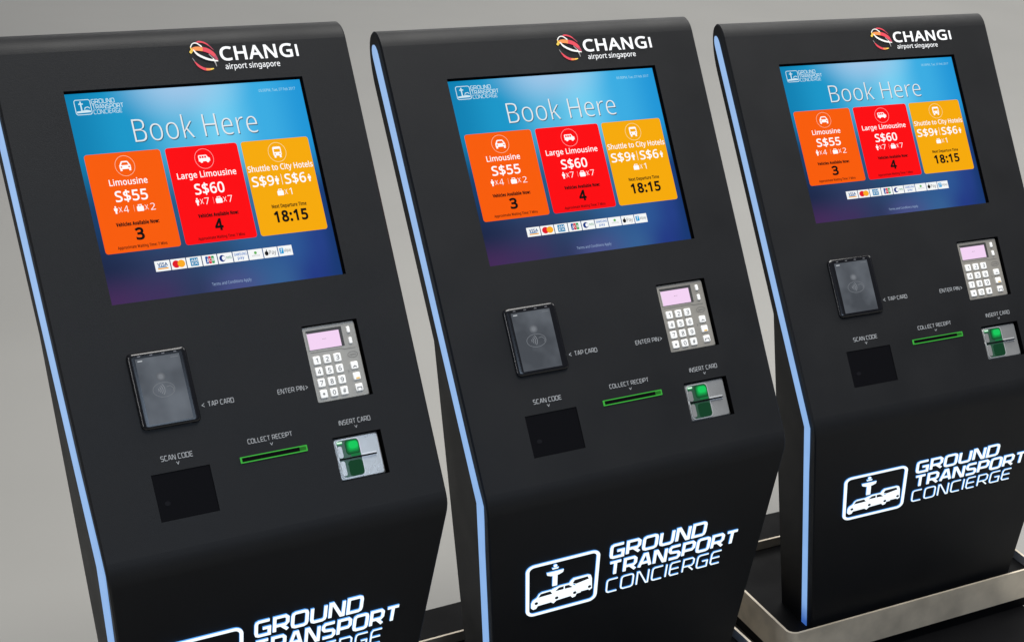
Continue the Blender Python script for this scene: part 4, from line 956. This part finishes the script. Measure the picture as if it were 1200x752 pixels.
    for k in range(len(outer)):
        o0, o1, i0, i1 = outer[k - 1], outer[k], inner[k - 1], inner[k]
        mb.face([(*o0, rz0), (*o1, rz0), (*o1, rz1), (*o0, rz1)], STEEL)
        mb.face([(*i1, rz0), (*i0, rz0), (*i0, rz1), (*i1, rz1)], STEEL)
        mb.face([(*o0, rz1), (*o1, rz1), (*i1, rz1), (*i0, rz1)], STEEL)
        mb.face([(*o1, rz0), (*o0, rz0), (*i0, rz0), (*i1, rz0)], STEEL)
    mb.build("foot_rail", root, smooth=40)
    mb = MB(lambda x, y, z: (x, y, z))
    A_ = rrect(-.266 * w, .266 * w, P['plate_front'], yb_ + .115, .004, 2)  # unseen front edge lengthened to keep floor bounce off the lower face
    B_ = rrect(-.266 * w + .004, .266 * w - .004, P['plate_front'] + .004, yb_ + .111, .004, 2)
    for k in range(len(A_)):
        p, q, p2, q2 = A_[k - 1], A_[k], B_[k - 1], B_[k]
        mb.face([(*p, 0.0005), (*q, 0.0005), (*q, PT - .004), (*p, PT - .004)], PLATE)
        mb.face([(*p, PT - .004), (*q, PT - .004), (*q2, PT), (*p2, PT)], PLATE)
    mb.flat(B_, PT, PLATE)
    mb.build("base_plate", root)
    mb = MB(lambda x, y, z: (x, y, z))                    # black plinth inside the rail, ballast box behind it
    mb.box(-hw + th + .001, hw - th - .001, yf + th + .001, yb_ - th - .001, PT, rz1 - .020, PLATE)
    mb.build("plinth", root)
    mb = MB(lambda x, y, z: (x, y, z))
    mb.box(-.270 * w, .270 * w, yb_ + .004, yb_ + .100, PT, rz1 - .002, PLATE)
    mb.build("ballast_box", root)
    return root


def glowless(name, rgb255):
    return principled(name, tuple(min(0.9, v) for v in lin(rgb255)), 0.5)


def reader_screen():
    if "reader_grey" in MATS:
        return MATS["reader_grey"]
    m = glow("reader_grey", (78, 82, 88), 1.0)
    nt = m.node_tree; b = nt.nodes["Principled BSDF"]
    b.inputs["Roughness"].default_value = 0.25; b.inputs["Specular IOR Level"].default_value = 0.12
    tc = nt.nodes.new("ShaderNodeTexCoord"); n = nt.nodes.new("ShaderNodeTexNoise")
    n.inputs["Scale"].default_value = 22.0; n.inputs["Detail"].default_value = 2
    nt.links.new(tc.outputs["Object"], n.inputs["Vector"])
    r = nt.nodes.new("ShaderNodeValToRGB")
    r.color_ramp.elements[0].position = 0.35; r.color_ramp.elements[0].color = (*lin((70, 74, 80)), 1)
    r.color_ramp.elements[1].position = 0.72; r.color_ramp.elements[1].color = (*lin((98, 103, 110)), 1)
    nt.links.new(n.outputs[0], r.inputs[0]); nt.links.new(r.outputs[0], b.inputs["Emission Color"])
    return m


def key(up, kp, cu, cs, ru, rs, K0, sym):
    mb = MB(up)
    lo_, hi_ = rrect(cu - ru, cu + ru, cs - rs, cs + rs, .0018, 3), rrect(cu - ru + .0008, cu + ru - .0008, cs - rs + .0008, cs + rs - .0008, .0014, 3)
    z1, z2 = K0 + .0018, K0 + .0026
    for k in range(len(lo_)):
        mb.face([up(*lo_[k - 1], K0 - .0005), up(*lo_[k], K0 - .0005), up(*lo_[k], z1), up(*lo_[k - 1], z1)], KEYWHITE)
        mb.face([up(*lo_[k - 1], z1), up(*lo_[k], z1), up(*hi_[k], z2), up(*hi_[k - 1], z2)], KEYWHITE)
    mb.flat(hi_, z2, KEYWHITE)
    z3 = z2 + .0003
    if sym == "u":
        mb.stroke([(cu - .003, cs - .003), (cu, cs - .001), (cu + .003, cs - .003)], .0014, z3, KEYINK)
    elif sym == "l":
        mb.box(cu - .002, cu + .004, cs - .0045, cs - .0022, z2, z3, principled("key_amber", (0.85, 0.50, 0.08), 0.4))
    elif sym == "h":
        mb.stroke([(cu - .0035, cs - .004), (cu - .0035, cs), (cu + .0035, cs), (cu + .0035, cs - .004)], .0012, z3, KEYINK)
    elif sym == "*":
        for an in (0, 60, 120):
            dx, dy = .0022 * math.cos(math.radians(an)), .0022 * math.sin(math.radians(an))
            mb.stroke([(cu - dx, cs - dy), (cu + dx, cs + dy)], .0008, z3, KEYINK)
    elif sym:
        wd = .0026 if sym != "1" else .0016
        text(mb, sym, cu - wd, cu + wd, cs - .0034, .0068, z3, KEYINK, 0.006)
    mb.build("key", kp, smooth=30)


# --- little pictograms on the fare tiles
def person(mb, cu, base, hgt, h, mat):
    k = hgt / 0.011
    mb.flat(ellipse(cu, base + .0097 * k, .0013 * k, .0014 * k, 10), h, mat)
    mb.flat([(cu - .0026 * k, base + .0080 * k), (cu - .0026 * k, base + .0042 * k), (cu - .0014 * k, base + .0042 * k), (cu - .0013 * k, base),
             (cu + .0013 * k, base), (cu + .0014 * k, base + .0042 * k), (cu + .0026 * k, base + .0042 * k), (cu + .0026 * k, base + .0080 * k)], h, mat)


def case(mb, cu, base, hgt, h, mat):
    k = hgt / 0.0095
    mb.flat(rrect(cu - .0052 * k, cu + .0052 * k, base, base + .0074 * k, .0014 * k, 3), h, mat)
    mb.stroke([(cu - .0024 * k, base + .0074 * k), (cu - .0024 * k, base + .0094 * k), (cu + .0024 * k, base + .0094 * k), (cu + .0024 * k, base + .0074 * k)], .0011 * k, h, mat)


def car_front(mb, cu, cs, r, h, h2, mat, hole):
    def q(pts): return [(cu + x * r, cs + y * r) for x, y in pts]
    mb.flat(q([(-1, .05), (-.62, .72), (-.45, .82), (.45, .82), (.62, .72), (1, .05), (1, -.55), (-1, -.55)]), h, mat)
    mb.flat(q([(-.95, -.5), (-.6, -.5), (-.6, -.85), (-.95, -.85)]), h + .0001, mat)
    mb.flat(q([(.6, -.5), (.95, -.5), (.95, -.85), (.6, -.85)]), h + .0001, mat)
    mb.flat(q([(-.66, .12), (-.45, .58), (.45, .58), (.66, .12)]), h2, hole)
    mb.flat(ellipse(cu - .68 * r, cs - .2 * r, .16 * r, .14 * r, 10), h2, hole)
    mb.flat(ellipse(cu + .68 * r, cs - .2 * r, .16 * r, .14 * r, 10), h2, hole)


def van(mb, cu, cs, r, h, h2, mat, hole):
    def q(pts): return [(cu + x * r, cs + y * r) for x, y in pts]
    mb.flat(q([(-1, .45), (-.9, .62), (.45, .62), (.72, .2), (1, .08), (1, -.42), (-1, -.42)]), h, mat)
    mb.flat(ellipse(cu - .55 * r, cs - .42 * r, .24 * r, .24 * r, 12), h + .0001, mat)
    mb.flat(ellipse(cu + .55 * r, cs - .42 * r, .24 * r, .24 * r, 12), h + .0001, mat)
    for x0, x1 in ((-.82, -.5), (-.4, -.05), (.05, .38)):
        mb.flat(q([(x0, .1), (x1, .1), (x1, .45), (x0, .45)]), h2, hole)


def bus(mb, cu, cs, r, h, h2, mat, hole):
    def q(pts): return [(cu + x * r, cs + y * r) for x, y in pts]
    mb.flat([(cu + x * r, cs + y * r) for x, y in rrect(-.78, .78, -.62, .95, .28, 4)], h, mat)
    mb.flat(q([(-.66, -.5), (-.32, -.5), (-.32, -.95), (-.66, -.95)]), h + .0001, mat)
    mb.flat(q([(.32, -.5), (.66, -.5), (.66, -.95), (.32, -.95)]), h + .0001, mat)
    mb.flat(q([(-.58, .0), (.58, .0), (.58, .55), (-.58, .55)]), h2, hole)
    mb.flat(ellipse(cu - .45 * r, cs - .32 * r, .13 * r, .13 * r, 10), h2, hole)
    mb.flat(ellipse(cu + .45 * r, cs - .32 * r, .13 * r, .13 * r, 10), h2, hole)


RZ = (0.048, 0.120)
KIOSKS = [
    dict(loc=(-1.11794, 2.25836, 0), yaw=.76578, al=.50092, be=.25691, kh=1.28512 - FLOOR0, w=.87484, a=.99801, t=.95642, yb=.2468,
         th=.084, led=(.016, .053), rail=RZ, ring_back=.392, plate_front=-.45,
         label="leftmost black ticket kiosk, its lit lower sign cut off by the bottom of the picture"),
    dict(loc=(-.70827, 2.72219, 0), yaw=.75923, al=.53676, be=.16899, kh=1.22772 - FLOOR0, w=1.02203, a=1.03789, t=.87601, yb=.2071,
         th=.066, led=(.017, .0405), rail=RZ, ring_back=.392, plate_front=-.45,
         label="middle black ticket kiosk standing between its two twins, whole lit sign showing"),
    dict(loc=(-.23218, 3.21369, 0), yaw=.72247, al=.57814, be=.10622, kh=1.21374 - FLOOR0, w=1.10381, a=1.03248, t=.77421, yb=.1795,
         th=.058, led=(.0205, .039), rail=RZ, ring_back=.392, plate_front=-.45,
         label="rightmost black ticket kiosk with the steel rail around its foot in view"),
]
for P in KIOSKS:
    k = build_kiosk(P)
    k["label"] = P['label']
    k["category"] = "kiosk"
    k["group"] = "ticket kiosks standing in a row"
